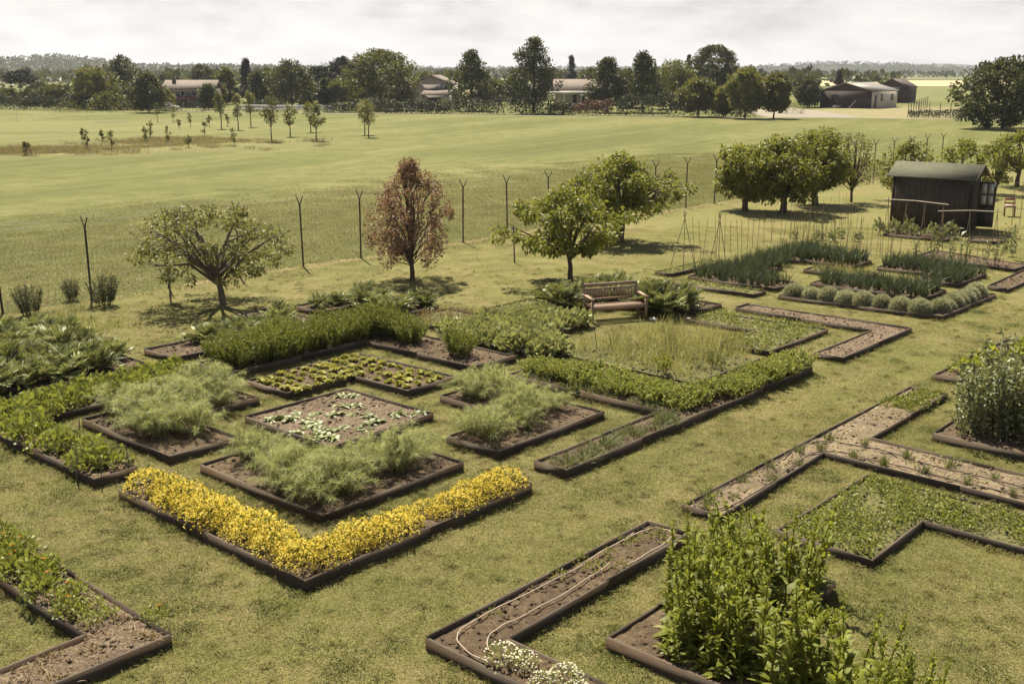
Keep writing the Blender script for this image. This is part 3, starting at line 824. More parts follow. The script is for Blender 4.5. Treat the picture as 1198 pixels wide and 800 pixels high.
make_tree('fruit_tree', 'fruit tree whose crown peeps over the middle of the shed roof', 'tree', 23.8, 57.2, 3.1, 1.5, 'flat', G_FRUIT, 40,
          0.16, ncl=60, per=44, leaf=0.16, clr=0.3, trunk_r=0.09, limbs=20, limb_r=0.5)
make_tree('fruit_tree', 'low fruit tree over the right end of the shed roof beside the fence posts', 'tree', 26.2, 58.4, 2.9, 1.2, 'rnd', G_FRUIT, 41,
          0.16, ncl=40, per=44, leaf=0.16, clr=0.28, trunk_r=0.07, limbs=16, limb_r=0.5)
make_tree('fruit_tree', 'spreading fruit tree at the right edge behind the shed', 'tree', 29.2, 62.3, 3.2, 2.2, 'flat', G_FRUIT, 42,
          0.3, ncl=70, per=44, leaf=0.17, clr=0.34, trunk_r=0.12, limbs=20, limb_r=0.5)

# ------------------------------------------------------------ far hedges and shrubs along the road
HEDGE = foliage('hedge_leaves', (0.018, 0.024, 0.010), (0.055, 0.062, 0.022), 0.2, var=0.2)
REDH = foliage('reddish_hedge_leaves', (0.05, 0.035, 0.02), (0.15, 0.075, 0.05), 0.25, var=0.1)
def box_foliage(name, label, cat, x0, y0, x1, y1, w, h, mat, seed, leaf=0.28, dens=280, group=None):
    rng = np.random.default_rng(seed)
    L = math.hypot(x1 - x0, y1 - y0); ux, uy = (x1 - x0) / L, (y1 - y0) / L
    n = int(L * dens); t = rng.uniform(0, L, n)
    hh = h * (0.82 + 0.18 * np.sin(t * 1.3 + seed) * np.cos(t * 0.47))
    s_ = rng.uniform(-1, 1, n) * w / 2; z = hh * rng.uniform(0.0, 1, n) ** 0.7
    s_ *= 1 - 0.3 * (z / h) ** 3
    P = np.stack([ux * t - uy * s_, uy * t + ux * s_, z], 1)
    mb = MB(); leaves(mb, rng, P, rdir(rng, n, -0.2, 1), leaf * rng.uniform(0.6, 1.3, n), leaf * 0.7, tint=rng.uniform(0, 1, n))
    o = mb.build(name, mat, None, (x0, y0, 0)); tag(o, label, cat, group); return o
def roady(x): return 172 - (x + 27) * 0.29 if x < 20 else 158.5 - (x - 20) * 0.13
HED = [(-90, -72, 1.6, 'long dark hedge at the far left behind the mounds', 0), (-68, -58, 1.2, 'dark hedge left of the brick farmhouse', 0),
       (-44, -37, 1.3, 'dark low hedge below the wide dark tree', 0),
       (-30, -24.5, 1.0, 'dark clipped hedge under the pale round tree', 0), (-24, -17.2, 1.5, 'dark hedge in front of the huge domed tree', 0),
       (-16.8, -9.5, 1.3, 'dark hedge in front of the white gabled house', 0), (-9, -1, 1.7, 'dark hedge between the two tall pointed trees', 0),
       (-0.5, 5, 1.9, 'dark hedge under the tallest pointed tree', 0), (5.3, 9.2, 1.3, 'dark shrubs below the villa veranda', 0),
       (9.5, 15, 1.5, 'reddish leaved hedge beside the low villa', 1), (15.5, 21, 2.0, 'dark hedge below the upright trees', 0),
       (21.4, 27.5, 2.3, 'tall dark purple hedge right of the upright trees', 0), (28, 35.4, 1.5, 'dark hedge behind the round pale trees', 0)]
for i, (a, b, h, lab, red) in enumerate(HED):
    box_foliage('hedge', lab, 'hedge', a, roady(a) + 3.2, b, roady(b) + 3.2, 2.2, h * 1.7, REDH if red else HEDGE, 900 + i)
def shrub(name, label, x, y, r, h, mat, seed, leaf=0.2, n=500, group=None, cat='shrub'):
    rng = np.random.default_rng(seed); d = rdir(rng, n, 0, 1)
    P = d * rng.uniform(0.35, 1, (n, 1)) ** 0.6 * np.array([r, r, h]) * (1 + 0.15 * np.sin(d[:, :1] * 9 + seed))
    mb = MB(); leaves(mb, rng, P, unit(d + rdir(rng, n) * 0.7), leaf * rng.uniform(0.6, 1.3, n), leaf * 0.6, tint=rng.uniform(0, 1, n))
    o = mb.build(name, mat, None, (x, y, 0)); tag(o, label, cat, group); return o
shrub('shrub', 'round grey green shrub at the left end of the dark barn yard', 44, 172, 2.0, 2.0, G_MID, 950)
shrub('shrub', 'low rounded shrub below the pale willow at the far left', -66, 176, 3.0, 2.6, G_MID, 951)
shrub('shrub', 'pale rounded bush beneath the far left dark tree', -72, 178, 2.2, 2.2, G_MID, 952)
shrub('shrub', 'yellowish bush in front of the brick farmhouse', -56, 180, 1.4, 3.4, G_LIGHT, 953)
shrub('shrub', 'dark mounded shrub right of the brick farmhouse door', -52.5, 179, 2.8, 2.2, HEDGE, 954)
shrub('shrub', 'small bright bush beside the lean to of the white house', -11.5, 186, 1.6, 2.0, G_LIGHT, 955)
shrub('shrub', 'leafy bush at the corner of the villa veranda', 8.4, 166, 1.1, 1.8, G_MID, 956)
shrub('shrub', 'small reddish brown bush standing alone in the far left rough grass', -38.4, 86.2, 0.32, 1.1, REDH, 957, 0.1, 260)
make_tree('broadleaf_tree', 'small mid green tree partly covering the front of the brick farmhouse', 'tree', -58.6, 186, 3.6, 1.7, 'rnd', G_MID, 981, 0.1, ncl=60, per=46, leaf=0.34, clr=0.45, limbs=6)
make_tree('broadleaf_tree', 'dark tree standing against the right end of the brick farmhouse', 'tree', -52.0, 188, 4.4, 2.0, 'rnd', G_DARK, 982, 0.06, ncl=80, per=46, leaf=0.34, clr=0.5, limbs=6)
shrub('shrub', 'dark bush left of the far left willow', -84, 184, 2.6, 2.4, HEDGE, 958)
shrub('shrub', 'round olive bush just right of the far left willow', -62.5, 178, 2.4, 2.5, G_MID, 959)

# woods far behind the houses: a mass nobody could count
def wood(name, spots, mat, seed, hs=(5, 9), per=16, label='dark mass of trees covering the far plain below the hills'):
    rng = np.random.default_rng(seed); mb = MB()
    S = np.array(spots); n = len(S); k = np.repeat(np.arange(n), per)
    hh = rng.uniform(*hs, n)
    d = rdir(rng, n * per, -0.3, 1)
    P = np.stack([S[k, 0], S[k, 1], S[k, 2] + hh[k] * 0.45], 1) + d * np.stack([hh[k] * 0.5, hh[k] * 0.5, hh[k] * 0.5], 1) * rng.uniform(0.4, 1, (n * per, 1))
    leaves(mb, rng, P, unit(d + rdir(rng, n * per) * 0.5), hh[k] * 0.42, hh[k] * 0.36, tint=np.clip(rng.uniform(0, 1, n)[k] * 0.7 + rng.uniform(0, 0.3, n * per), 0, 1))
    o = mb.build(name, mat); tag(o, label, 'wood', kind='stuff'); return o
rng = np.random.default_rng(77)
sp = []
for _ in range(1300):
    y = rng.uniform(330, 1150); u = rng.uniform(-60, 1260)
    dens = 1.0 if u < 420 else 0.9
    if 1040 < u < 1250 and y < 820: continue
    if rng.uniform() < dens: sp.append(((u - 599) / 1255 * y, y, 0))
wood('far_wood', sp, G_DARK, 78, (3.5, 7))
sp = []
for _ in range(2600):
    y = rng.uniform(1180, 1620); u = rng.uniform(-80, 700); x = (u - 599) / 1255 * y
    prof = 6 + gs(x, at_px(0, 1400), 230, 6) + gs(x, at_px(100, 1400), 62, 11) + gs(x, at_px(290, 1400), 120, 3) - max(0, (x + 250) / 550) * 6
    v = (y - 1400) / 250
    if abs(v) < 1 and rng.uniform() < 0.8: sp.append((x, y, prof * math.cos(v * math.pi / 2) ** 0.8 - 1.5))
wood('hillside_wood', sp, G_DARK, 79, (4, 7.5), 12, 'dark trees covering the nearer hills on the left')

sp = []
for _ in range(2600):
    y = rng.uniform(2150, 2850); u = rng.uniform(380, 1230); x = (u - 599) / 1255 * y
    prof = 10 + gs(x, at_px(930, 2500), 110, 9) + gs(x, at_px(1010, 2500), 130, 8) + gs(x, at_px(330, 2500), 300, 8) - max(0, (x - 900) / 1500) * 8
    v = (y - 2500) / 400
    if math.sin(x * 0.011) * math.cos(y * 0.013) > -0.35: sp.append((x, y, prof * math.cos(v * math.pi / 2) ** 0.8 - 2))
wood('hillside_wood', sp, G_DARK, 80, (4, 9), 10, 'dark hazy trees covering the far hills behind the barns')

# ------------------------------------------------------------ buildings
ROOFR = plain('weathered_clay_tiles', (0.135, 0.105, 0.085), 0.9, 3, 0.3, bmp=0.4)
ROOFG = plain('grey_metal_roof', (0.17, 0.15, 0.13), 0.6, 0.8, 0.12)
ROOFD = plain('dark_roof_sheet', (0.055, 0.038, 0.034), 0.8, 2, 0.2)
WALLW = plain('pale_render', (0.50, 0.44, 0.38), 0.9, 0.8, 0.12)
WALLB = plain('old_brick_wall', (0.105, 0.088, 0.072), 0.9, 5, 0.35)
WALLD = plain('dark_brown_cladding', (0.050, 0.033, 0.031), 0.85, 3, 0.25)
GLASS = plain('dark_window_glass', (0.025, 0.026, 0.028), 0.15, 1, 0.1, spec=0.6)
WHITEP = plain('white_painted_metal', (0.72, 0.70, 0.67), 0.5, 2, 0.06)
REDP = plain('faded_red_awning', (0.22, 0.06, 0.05), 0.8, 2, 0.15)
DOORM = plain('dark_door_wood', (0.07, 0.05, 0.04), 0.7, 4, 0.2)

def building(name, label, x, y, rz, L, D, H_, HR, wallm, roofm, windows=(), doors=(), over=0.35, ridge_along='x', cat='house', rth=0.16):
    """footprint: x from 0 to L along the front, y from 0 to D behind it"""
    root = empty(name, (x, y, 0), rz); tag(root, label, cat)
    mb = MB(); mb.box((0, 0, 0), (L, D, H_))
    if ridge_along == 'x':
        for xx, s in ((0.001, 1), (L - 0.001, -1)):
            mb.add([(xx, 0, H_), (xx, D, H_), (xx, D / 2, HR)], [(0, 1, 2)])
    else:
        for yy in (0.001, D - 0.001):
            mb.add([(0, yy, H_), (L, yy, H_), (L / 2, yy, HR)], [(0, 1, 2)])
    mb.build('wall', wallm, root)
    rb = MB()
    if ridge_along == 'x':
        k = (HR - H_) / (D / 2); e = over * k
        rb.slab((-over, -over, H_ - e + rth), (L + over, -over, H_ - e + rth), (L + over, D / 2, HR + rth), (-over, D / 2, HR + rth), rth)
        rb.slab((-over, D / 2, HR + rth), (L + over, D / 2, HR + rth), (L + over, D + over, H_ - e + rth), (-over, D + over, H_ - e + rth), rth)
    else:
        k = (HR - H_) / (L / 2); e = over * k
        rb.slab((-over, -over, H_ - e + rth), (L / 2, -over, HR + rth), (L / 2, D + over, HR + rth), (-over, D + over, H_ - e + rth), rth)
        rb.slab((L / 2, -over, HR + rth), (L + over, -over, H_ - e + rth), (L + over, D + over, H_ - e + rth), (L / 2, D + over, HR + rth), rth)
    rb.build('roof', roofm, root)
    def opening(nm, face, s, z, w, h, mat_f, mat_g):
        f = MB(); p = MB()
        def bx(m, s0, s1, z0, z1, d0, d1):
            if face == 'front': m.box((s0, -d1, z0), (s1, -d0, z1))
            elif face == 'right': m.box((L + d0, s0, z0), (L + d1, s1, z1))
            else: m.box((-d1, s0, z0), (-d0, s1, z1))
        t = 0.07
        bx(f, s, s + t, z, z + h, -0.02, 0.05); bx(f, s + w - t, s + w, z, z + h, -0.02, 0.05)
        bx(f, s + t, s + w - t, z, z + t, -0.02, 0.05); bx(f, s + t, s + w - t, z + h - t, z + h, -0.02, 0.05)
        o = f.build(nm, mat_f, root)
        bx(p, s + t, s + w - t, z + t, z + h - t, -0.01, 0.02); p.build('pane' if nm == 'window' else 'panel', mat_g, o)
    for face, s, z, w, h in windows: opening('window', face, s, z, w, h, WHITEP, GLASS)
    for face, s, z, w, h in doors: opening('door', face, s, z, w, h, DOORM, DOORM)
    return root
# brick farmhouse on the left
fh = building('farmhouse', 'old brick farmhouse with a clay tile roof and red awning among the left trees', -63, 199, R(4), 9.0, 7, 3.3, 4.7, WALLB, ROOFR,
              [('front', 1.2, 2.0, 0.9, 1.0), ('front', 3.0, 2.0, 0.9, 1.0), ('front', 5.0, 2.0, 0.9, 1.0), ('front', 7.0, 2.0, 0.9, 1.0)],
              [('front', 3.6, 0.02, 1.1, 1.7)])
m = MB(); m.slab((0.3, -1.6, 1.55), (6.2, -1.6, 1.55), (6.2, -0.01, 1.95), (0.3, -0.01, 1.95), 0.06); m.build('awning', REDP, fh)
m = MB(); m.box((1.1, 2.4, 4.0), (1.7, 3.0, 5.4)); m.build('chimney', WALLB, fh)
building('outbuilding', 'small white roofed outbuilding at the left end of the brick farmhouse', -66.6, 201, R(4), 3.0, 4, 3.0, 3.9, WALLB, WHITEP, (), (('front', 0.8, 0.02, 1.0, 1.9),), ridge_along='y')
# white gabled house
building('house', 'white two storey house with a wide gable behind the huge domed tree', -17.6, 196, R(-6), 6.8, 9, 4.1, 5.6, WALLW, ROOFR,
         [('front', 4.2, 2.9, 0.35, 1.0), ('front', 4.9, 2.9, 0.35, 1.0), ('front', 5.6, 2.9, 0.7, 1.0), ('left', 2, 2.4, 0.9, 1.1), ('left', 5, 2.4, 0.9, 1.1)],
         [('left', 3.2, 0.02, 1.0, 2.0)], over=0.45, ridge_along='y')
building('house_wing', 'low white wing with tile roof to the left of the white gabled house', -25.2, 199, R(0), 7.2, 7, 2.9, 4.0, WALLW, ROOFR,
         [('front', 1.0, 1.0, 0.9, 1.2), ('front', 3.0, 1.0, 0.9, 1.2), ('front', 5.6, 1.0, 0.5, 1.4)], [('front', 4.4, 0.02, 0.8, 2.0)])
lt = empty('garage', (-15.6, 190.6, 0), R(-6)); tag(lt, 'white lean to garage with a sloping clay tile roof in front of the gabled house', 'garage')
m = MB(); m.box((0, 0, 0), (4.6, 5.0, 2.4)); m.build('wall', WALLW, lt)
m = MB(); m.slab((-0.3, -0.4, 2.5), (4.9, -0.4, 2.5), (4.9, 5.0, 3.4), (-0.3, 5.0, 3.4), 0.14); m.build('roof', ROOFR, lt)
m = MB(); m.box((1.0, -0.06, 0.02), (3.4, -0.005, 2.0)); m.build('door', DOORM, lt)
# villa with veranda
vl = building('villa', 'low villa with a tile roof and long white veranda right of the tallest tree', 7.6, 192, 0, 9.0, 8, 3.3, 4.9, WALLW, ROOFR,
              [('front', 2.9, 0.9, 0.9, 1.6), ('front', 5.2, 0.9, 1.0, 1.6)], [('front', 4.2, 0.02, 0.8, 2.2)])
m = MB(); m.box((-1.6, -2.6, 2.75), (7.4, -0.01, 2.95)); m.build('veranda_roof', WHITEP, vl)
for xx in (-1.4, 1.4, 4.3, 7.2):
    m = MB(); m.box((xx - 0.09, -2.5, 0), (xx + 0.09, -2.32, 2.75)); m.build('veranda_post', WHITEP, vl)
building('barn', 'long low farm building with a pale band seen between the two tallest trees', -5.5, 238, 0, 10, 6, 2.6, 3.4, plain('ochre_wall', (0.42, 0.36, 0.20), 0.9, 1, 0.15), ROOFR, [('front', 2, 1, 1, 1)], cat='barn')
# dark barns
bn = building('barn', 'large dark brown barn with a grey roof and pale long side wall', 56.2, 200.5, R(-40), 9.6, 12, 2.95, 4.3, WALLD, ROOFG, (), (('front', 2.2, 0.02, 1.3, 2.3),), over=0.25, ridge_along='y', cat='barn')
m = MB(); m.box((9.605, 0.02, 0.0), (9.66, 11.9, 2.95)); pw = m.build('side_wall', WALLW, bn)
for s_, z_, w_, h_ in ((1.2, 0.02, 1.0, 2.2), (4.0, 1.2, 1.2, 1.2), (8.8, 1.2, 1.5, 1.2)):
    m = MB(); m.box((9.665, s_, z_), (9.70, s_ + w_, z_ + h_)); m.build('door' if z_ < 1 else 'window', DOORM if z_ < 1 else GLASS, bn)
ln = empty('open_shed', (53.7, 202.6, 0), R(-40)); tag(ln, 'open sided dark lean to attached at the left of the large barn', 'shed')
m = MB(); m.slab((-0.3, -0.3, 3.0), (3.1, -0.3, 3.15), (3.1, 8, 3.15), (-0.3, 8, 3.0), 0.14); m.build('roof', ROOFD, ln)
m = MB(); m.box((0, 7.6, 0), (3.1, 7.8, 2.84)); m.build('wall', WALLD, ln)
for xx in (0.05, 1.1, 2.2):
    m = MB(); m.box((xx, 0, 0), (xx + 0.16, 0.16, 2.83)); m.build('post', WALLD, ln)
m = MB(); m.box((-0.05, -0.08, 1.6), (3.0, -0.01, 2.83)); m.build('front_panel', WALLD, ln)
building('barn', 'second dark brown barn with a white post behind the large barn', 77.0, 232, R(-40), 6.0, 6, 3.2, 4.8, WALLD, ROOFD, (), (('front', 1.2, 0.02, 0.5, 2.6),), over=0.2, ridge_along='y', cat='barn')
PLK = plain('pale_plank', (0.55, 0.48, 0.40), 0.8, 3, 0.15)
m = MB(); m.tube([(0, 0, 0.05), (1.8, 1.0, 1.7)], 0.12, sides=4); tag(m.build('plank', PLK, None, (60.0, 195.5, 0)), 'pale plank leaning against the dark barn', 'plank')
m = MB(); m.slab((0, 0, 0.25), (1.5, 0.2, 0.3), (1.9, 1.4, 0.6), (0.4, 1.2, 0.55), 0.12); tag(m.build('board_stack', PLK, None, (57.6, 197.2, 0)), 'pale sheet lying on the ground before the dark barn', 'board')
# enclosure with wire fence and tall dark grass
en = empty('wire_enclosure', (56.4, 156.1, 0)); tag(en, 'wire enclosure of thin posts round tall dark grass right of the barns', 'fence')
E0, E1 = Vector((0, 0)), Vector((12, -4.0)); E2 = Vector((17, 38))
for k in range(10):
    q = E0.lerp(E1, k / 9); m = MB(); m.tube([(q.x, q.y, 0), (q.x, q.y, 2.1)], 0.05, sides=4); m.build('post', DARKMETAL, en)
for k in range(1, 9):
    q = E0.lerp(E2, k / 8); m = MB(); m.tube([(q.x, q.y, 0), (q.x, q.y, 2.1)], 0.05, sides=4); m.build('post', DARKMETAL, en)
m = MB()
for z in (0.3, 0.9, 1.5, 2.05):
    m.tube([(E1.x, E1.y, z), (0, 0, z), (E2.x, E2.y, z)], 0.012, sides=4)
for k in range(60):
    q = E0.lerp(E1, k / 59); m.tube([(q.x, q.y, 0.1), (q.x, q.y, 2.0)], 0.008, sides=4)
m.build('mesh', WIRE, en)
box_foliage('tall_grass', 'dark tall grass growing inside the wire enclosure', 'tall grass', 57.3, 158.2, 68.5, 154.5, 3.5, 1.15, HEDGE, 990, 0.25, 140)['kind'] = 'stuff'
# parked cars half hidden by the hedges
CARP = plain('pale_silver_car_paint', (0.55, 0.54, 0.52), 0.3, 1, 0.03)
TYRE = plain('tyre_rubber', (0.02, 0.02, 0.02), 0.8, 5, 0.1)
def car(x, y, rz, label):
    root = empty('parked_car', (x, y, 0), rz); tag(root, label, 'car')
    prof = [(-2.0, 0.3), (-2.0, 0.75), (-1.7, 0.88), (-0.95, 0.95), (0.95, 0.95), (1.75, 0.85), (2.05, 0.7), (2.05, 0.3)]
    m = MB(); n = len(prof); V = [(x_, -0.8, z) for x_, z in prof] + [(x_, 0.8, z) for x_, z in prof]
    m.add(V, [(i, (i + 1) % n, n + (i + 1) % n, n + i) for i in range(n)]); m.add(V, [(7, 6, 5, 4), (7, 4, 3, 2), (7, 2, 1, 0)]); m.add(V, [(12, 13, 14, 15), (10, 11, 12, 15), (8, 9, 10, 15)])
    m.build('body', CARP, root)
    m = MB(); V = [(-1.5, -0.72, 0.95), (1.0, -0.72, 0.95), (0.45, -0.6, 1.38), (-1.1, -0.6, 1.38), (-1.5, 0.72, 0.95), (1.0, 0.72, 0.95), (0.45, 0.6, 1.38), (-1.1, 0.6, 1.38)]
    m.add(V, [(0, 1, 2, 3), (7, 6, 5, 4), (1, 5, 6, 2), (4, 0, 3, 7)]); m.build('window', GLASS, root)
    m = MB(); m.slab((-1.12, -0.62, 1.42), (0.48, -0.62, 1.42), (0.48, 0.62, 1.42), (-1.12, 0.62, 1.42), 0.05); m.build('roof', CARP, root)
    for xx in (-1.25, 1.3):
        for yy in (-0.8, 0.62):
            m = MB(); m.tube([(xx, yy, 0.31), (xx, yy + 0.18, 0.31)], 0.31, sides=12); m.build('wheel', TYRE, root)
car(-15.6, 184.5, R(8), 'silver car parked behind the hedge of the white house')
car(-57.2, 181.5, R(-5), 'pale car parked in front of the brick farmhouse')
# white rail fence near the pale round tree
rf = empty('rail_fence', (-44.5, 178.5, 0), R(-13)); tag(rf, 'low white rail fence left of the domed tree', 'fence')
for k in range(9):
    m = MB(); m.box((k * 2.0, 0, 0), (k * 2.0 + 0.15, 0.15, 1.15)); m.build('post', WHITEP, rf)
for z in (0.35, 0.85):
    m = MB(); m.box((0, -0.06, z), (16.1, -0.005, z + 0.3)); m.build('rail', WHITEP, rf)
# golf flag
gf = empty('golf_flag', (-66.5, 147, 0)); tag(gf, 'small white flag on a pin on the far left green', 'flag')
m = MB(); m.tube([(0, 0, 0), (0, 0, 2.0)], 0.03, sides=4); m.build('pole', WHITEP, gf)
m = MB(); m.add([(0.03, 0, 1.5), (0.5, 0.02, 1.6), (0.03, 0, 1.95)], [(0, 1, 2)]); m.add([(0.03, 0.012, 1.5), (0.5, 0.03, 1.6), (0.03, 0.012, 1.95)], [(2, 1, 0)]); m.build('flag', WHITEP, gf)

# ------------------------------------------------------------ garden fence
fence = empty('wire_fence', (FX, FY, 0)); tag(fence, 'long wire mesh fence on dark posts with forked barbed wire tops crossing the meadow', 'fence')
rng = np.random.default_rng(5)
posts = []
STEP = 2.5
ang = math.atan2(FD.y, FD.x)
for k in range(-3, 25):
    s_ = k * STEP + rng.uniform(-0.03, 0.03)
    x, y = FD.x * s_, FD.y * s_; lx, ly = rng.uniform(-0.035, 0.035, 2)
    m = MB()
    m.tube([(x, y, -0.1), (x + lx, y + ly, 2.16)], 0.032, 0.030, 6)
    px_, py_ = -FD.y, FD.x
    arms = []
    for sg in (1, -1):
        e = (x + lx + px_ * 0.2 * sg + FD.x * 0.0, y + ly + py_ * 0.2 * sg, 2.44)
        m.tube([(x + lx, y + ly, 2.12), e], 0.022, 0.016, 5); arms.append(e)
    m.build('post', DARKMETAL, fence)
    posts.append((x, y, arms))
m = MB()
for i in range(len(posts) - 1):
    for q in (0, 1):
        a = Vector(posts[i][2][q]); b = Vector(posts[i + 1][2][q])
        for f_ in (1.0, 0.55):
            a0 = Vector((posts[i][0], posts[i][1], 2.14)).lerp(a, f_); b0 = Vector((posts[i + 1][0], posts[i + 1][1], 2.14)).lerp(b, f_)
            mid = (a0 + b0) / 2 - Vector((0, 0, 0.02))
            m.tube([a0, mid, b0], 0.003, sides=4, cap=False)
m.build('barbed_wire', WIRE, fence)
m = MB(); S0, S1 = posts[0], posts[-1]
Lf = (len(posts) - 1) * STEP; s0 = -3 * STEP
for z in np.arange(0.08, 2.05, 0.15):
    m.tube([(FD.x * s0, FD.y * s0, z), (FD.x * (s0 + Lf), FD.y * (s0 + Lf), z)], 0.0016, sides=4, cap=False)
for s_ in np.arange(s0, s0 + Lf, 0.15):
    x, y = FD.x * s_, FD.y * s_; m.tube([(x, y, 0.05), (x, y, 2.02)], 0.0014, sides=4, cap=False)
m.build('wire_mesh', WIRE, fence)

# ------------------------------------------------------------ raised beds of the garden
L_ = lambda *p: list(p)
YEL = [(-4.7, 0), (0, 0), (0, 4.47), (-.65, 4.47), (-.65, .65), (-4.7, .65)]
FENF = [(-4.7, 1.46), (-1.5, 1.46), (-1.5, 4.46), (-2.75, 4.46), (-2.75, 2.72), (-4.7, 2.72)]
CEN = [(-6.3, 3.45), (-3.75, 3.45), (-3.75, 5.95), (-6.3, 5.95)]
LET = [(-8.35, 4.92), (-6.95, 4.92), (-6.95, 6.65), (-5.2, 6.65), (-5.2, 8.1), (-8.35, 8.0)]
FENL = [(-8.45, 1.33), (-5.42, 1.33), (-5.42, 2.68), (-7.1, 2.68), (-7.1, 4.36), (-8.45, 4.36)]
FENR = [(-2.65, 5.2), (-1.4, 5.2), (-1.4, 8.24), (-4.5, 8.24), (-4.5, 6.85), (-2.65, 6.85)]
STR = [(-10.4, -.05), (-5.35, -.05), (-5.35, .7), (-9.1, .85), (-9.1, 4.6), (-10.4, 4.6)]
HED8 = [(-10.35, 5.0), (-9.1, 5.0), (-9.1, 8.87), (-5.5, 8.87), (-5.4, 10.2), (-10.35, 10.2)]
ART2 = [(-12.35, 4.85), (-11.1, 4.95), (-11.1, 9.6), (-13.9, 9.6), (-13.9, 8.5), (-12.35, 8.5)]
ART3 = [(-13.6, 10.15), (-12.45, 10.15), (-12.45, 11.25), (-10.7, 11.25), (-10.6, 12.85), (-13.6, 12.85)]
ART1 = [(-16.2, .6), (-12.4, .6), (-12.4, 1.37), (-11.05, 1.37), (-11.05, 4.25), (-16.2, 4.25)]
POT = [(-8.35, 10.75), (-5.05, 10.75), (-5.05, 11.95), (-6.3, 11.95), (-6.3, 14.1), (-7.9, 14.1), (-7.9, 12.6), (-8.35, 12.6)]
RED = [(-10.3, 11.1), (-8.75, 11.1), (-8.75, 12.9), (-10.3, 12.9)]
V1 = [(-9.5, 13.8), (-8.55, 13.8), (-8.55, 15.4), (-9.5, 15.4)]
ART4 = [(-8.6, 14.9), (-7.3, 14.9), (-7.3, 17.1), (-4.95, 17.1), (-4.9, 18.4), (-8.6, 18.4)]
MEAD = [(-5.0, 11.25), (-1.25, 11.25), (-1.2, 13.9), (-5.0, 13.9)]
LONG = [(-.63, 5.27), (.03, 5.27), (.1, 13.9), (-.62, 13.9), (-.62, 10.15), (-4.5, 10.15), (-4.5, 8.95), (-.63, 8.95)]
GRN = [(-2.6, 14.5), (-1.3, 14.5), (-1.3, 17.6), (-4.5, 17.4), (-4.5, 16.2), (-2.6, 16.2)]
MUL = [(-4.4, 18.3), (-.45, 18.2), (-.47, 15.1), (.25, 15.08), (.25, 19.1), (-4.4, 19.0)]
FL2 = [(-8.0, 20.1), (-4.9, 20.2), (-4.9, 20.95), (-8.0, 20.85)]
LEK1 = [(-7.95, 21.4), (-4.85, 21.4), (-4.85, 22.8), (-6.5, 22.8), (-6.5, 25.0), (-7.95, 25.0)]
LEK2 = [(-7.95, 26.4), (-6.5, 26.4), (-6.5, 26.6), (-4.75, 26.4), (-4.75, 28.1), (-7.95, 29.6)]
LEK3 = [(-4.5, 22.97), (-.95, 22.97), (-.95, 24.75), (-2.6, 24.75), (-2.6, 24.6), (-4.5, 24.6)]
LEK4 = [(-4.1, 27.0), (-2.2, 27.0), (-2.2, 25.7), (-.95, 25.7), (-.95, 28.3), (-4.1, 28.9)]
MIDS = [(-5.7, 24.9), (-3.6, 24.9), (-3.6, 25.9), (-5.7, 25.9)]
LAV = [(-4.3, 20.55), (.33, 20.95), (.42, 25.0), (-.35, 25.0), (-.4, 21.65), (-4.3, 21.25)]
HOS = [(2.18, .05), (6.6, .05), (6.6, .68), (2.9, .68), (2.88, 4.53), (2.2, 4.48)]
SAN = [(2.2, 5.4), (2.88, 5.4), (2.75, 9.0), (7.4, 8.9), (7.4, 10.15), (3.05, 10.25), (3.05, 13.95), (2.28, 13.95)]
WED = [(3.72, 5.5), (5.16, 5.46), (5.16, 7.22), (8.2, 7.25), (8.2, 8.5), (3.76, 8.5)]
BEAN = [(3.8, 11.15), (6.2, 11.1), (6.2, 14.3), (3.8, 14.3)]
LTG = [(2.3, 15.1), (3.32, 15.2), (3.35, 19.6), (2.45, 19.6)]
FGB = [(3.73, 1.42), (8.3, 1.42), (8.3, 2.72), (5.1, 2.72), (5.1, 4.5), (3.73, 4.5)]
LOL = [(-9.2, -2.55), (-.82, -2.55), (-.82, -8.5), (-.1, -8.5), (-.08, -1.87), (-9.2, -1.84)]
BR1 = [(-.2, 26.1), (.43, 25.95), (.43, 31.5), (-.3, 31.5)]
BR2 = [(-4.0, 30.2), (-.5, 29.6), (-.5, 30.9), (-4.0, 31.9)]
SHB = [(-7.1, 34.6), (-4.6, 34.6), (-4.6, 35.9), (-7.1, 35.9)]
SHB2 = [(-4.0, 35.2), (-2.9, 35.4), (-2.9, 36.4), (-4.0, 36.2)]
P1 = [(-9.2, 21.4), (-8.5, 21.4), (-8.5, 24.5), (-9.2, 24.5)]
bed(YEL, 'raised bed planted with bright yellow flowers', seed=1)
bed(FENF, 'raised bed of feathery fennel between the yellow flowers and the square centre bed', seed=2)
bed(CEN, 'square raised bed of mostly bare soil with limp pale plants at its centre', MULCH, seed=3)
bed(LET, 'raised bed holding rows of small lettuce rosettes', seed=4)
bed(FENL, 'raised bed of feathery fennel next to the strawberry bed', seed=5)
bed(FENR, 'raised bed of feathery fennel right of the square centre bed', seed=6)
bed(STR, 'raised bed full of low bright leafy plants with thin stakes at the left edge', seed=7)
bed(HED8, 'raised bed carrying the tall green herb hedge and one round bush', seed=8)
bed(ART2, 'raised bed of artichokes under the apple tree with bare soil at its near end', seed=9)
bed(ART3, 'raised bed of artichokes in front of the copper leaved tree', seed=10)
bed(ART1, 'raised bed of big artichokes at the far left', seed=11)
bed(POT, 'raised bed hidden under crinkled potato leaves', seed=12)
bed(RED, 'raised bed of thin reddish weeds behind the round bush', SOILG, seed=13, h=0.13)
bed(V1, 'small grass covered bed corner below the bench fruit tree', SOILG, seed=14, h=0.13)
bed(ART4, 'raised bed of artichokes behind the bench', seed=15, h=0.13)
bed(MEAD, 'bed of dry wild grass in front of the bench', SOILG, seed=16, h=0.11, open_edges=(0, 2, 3))
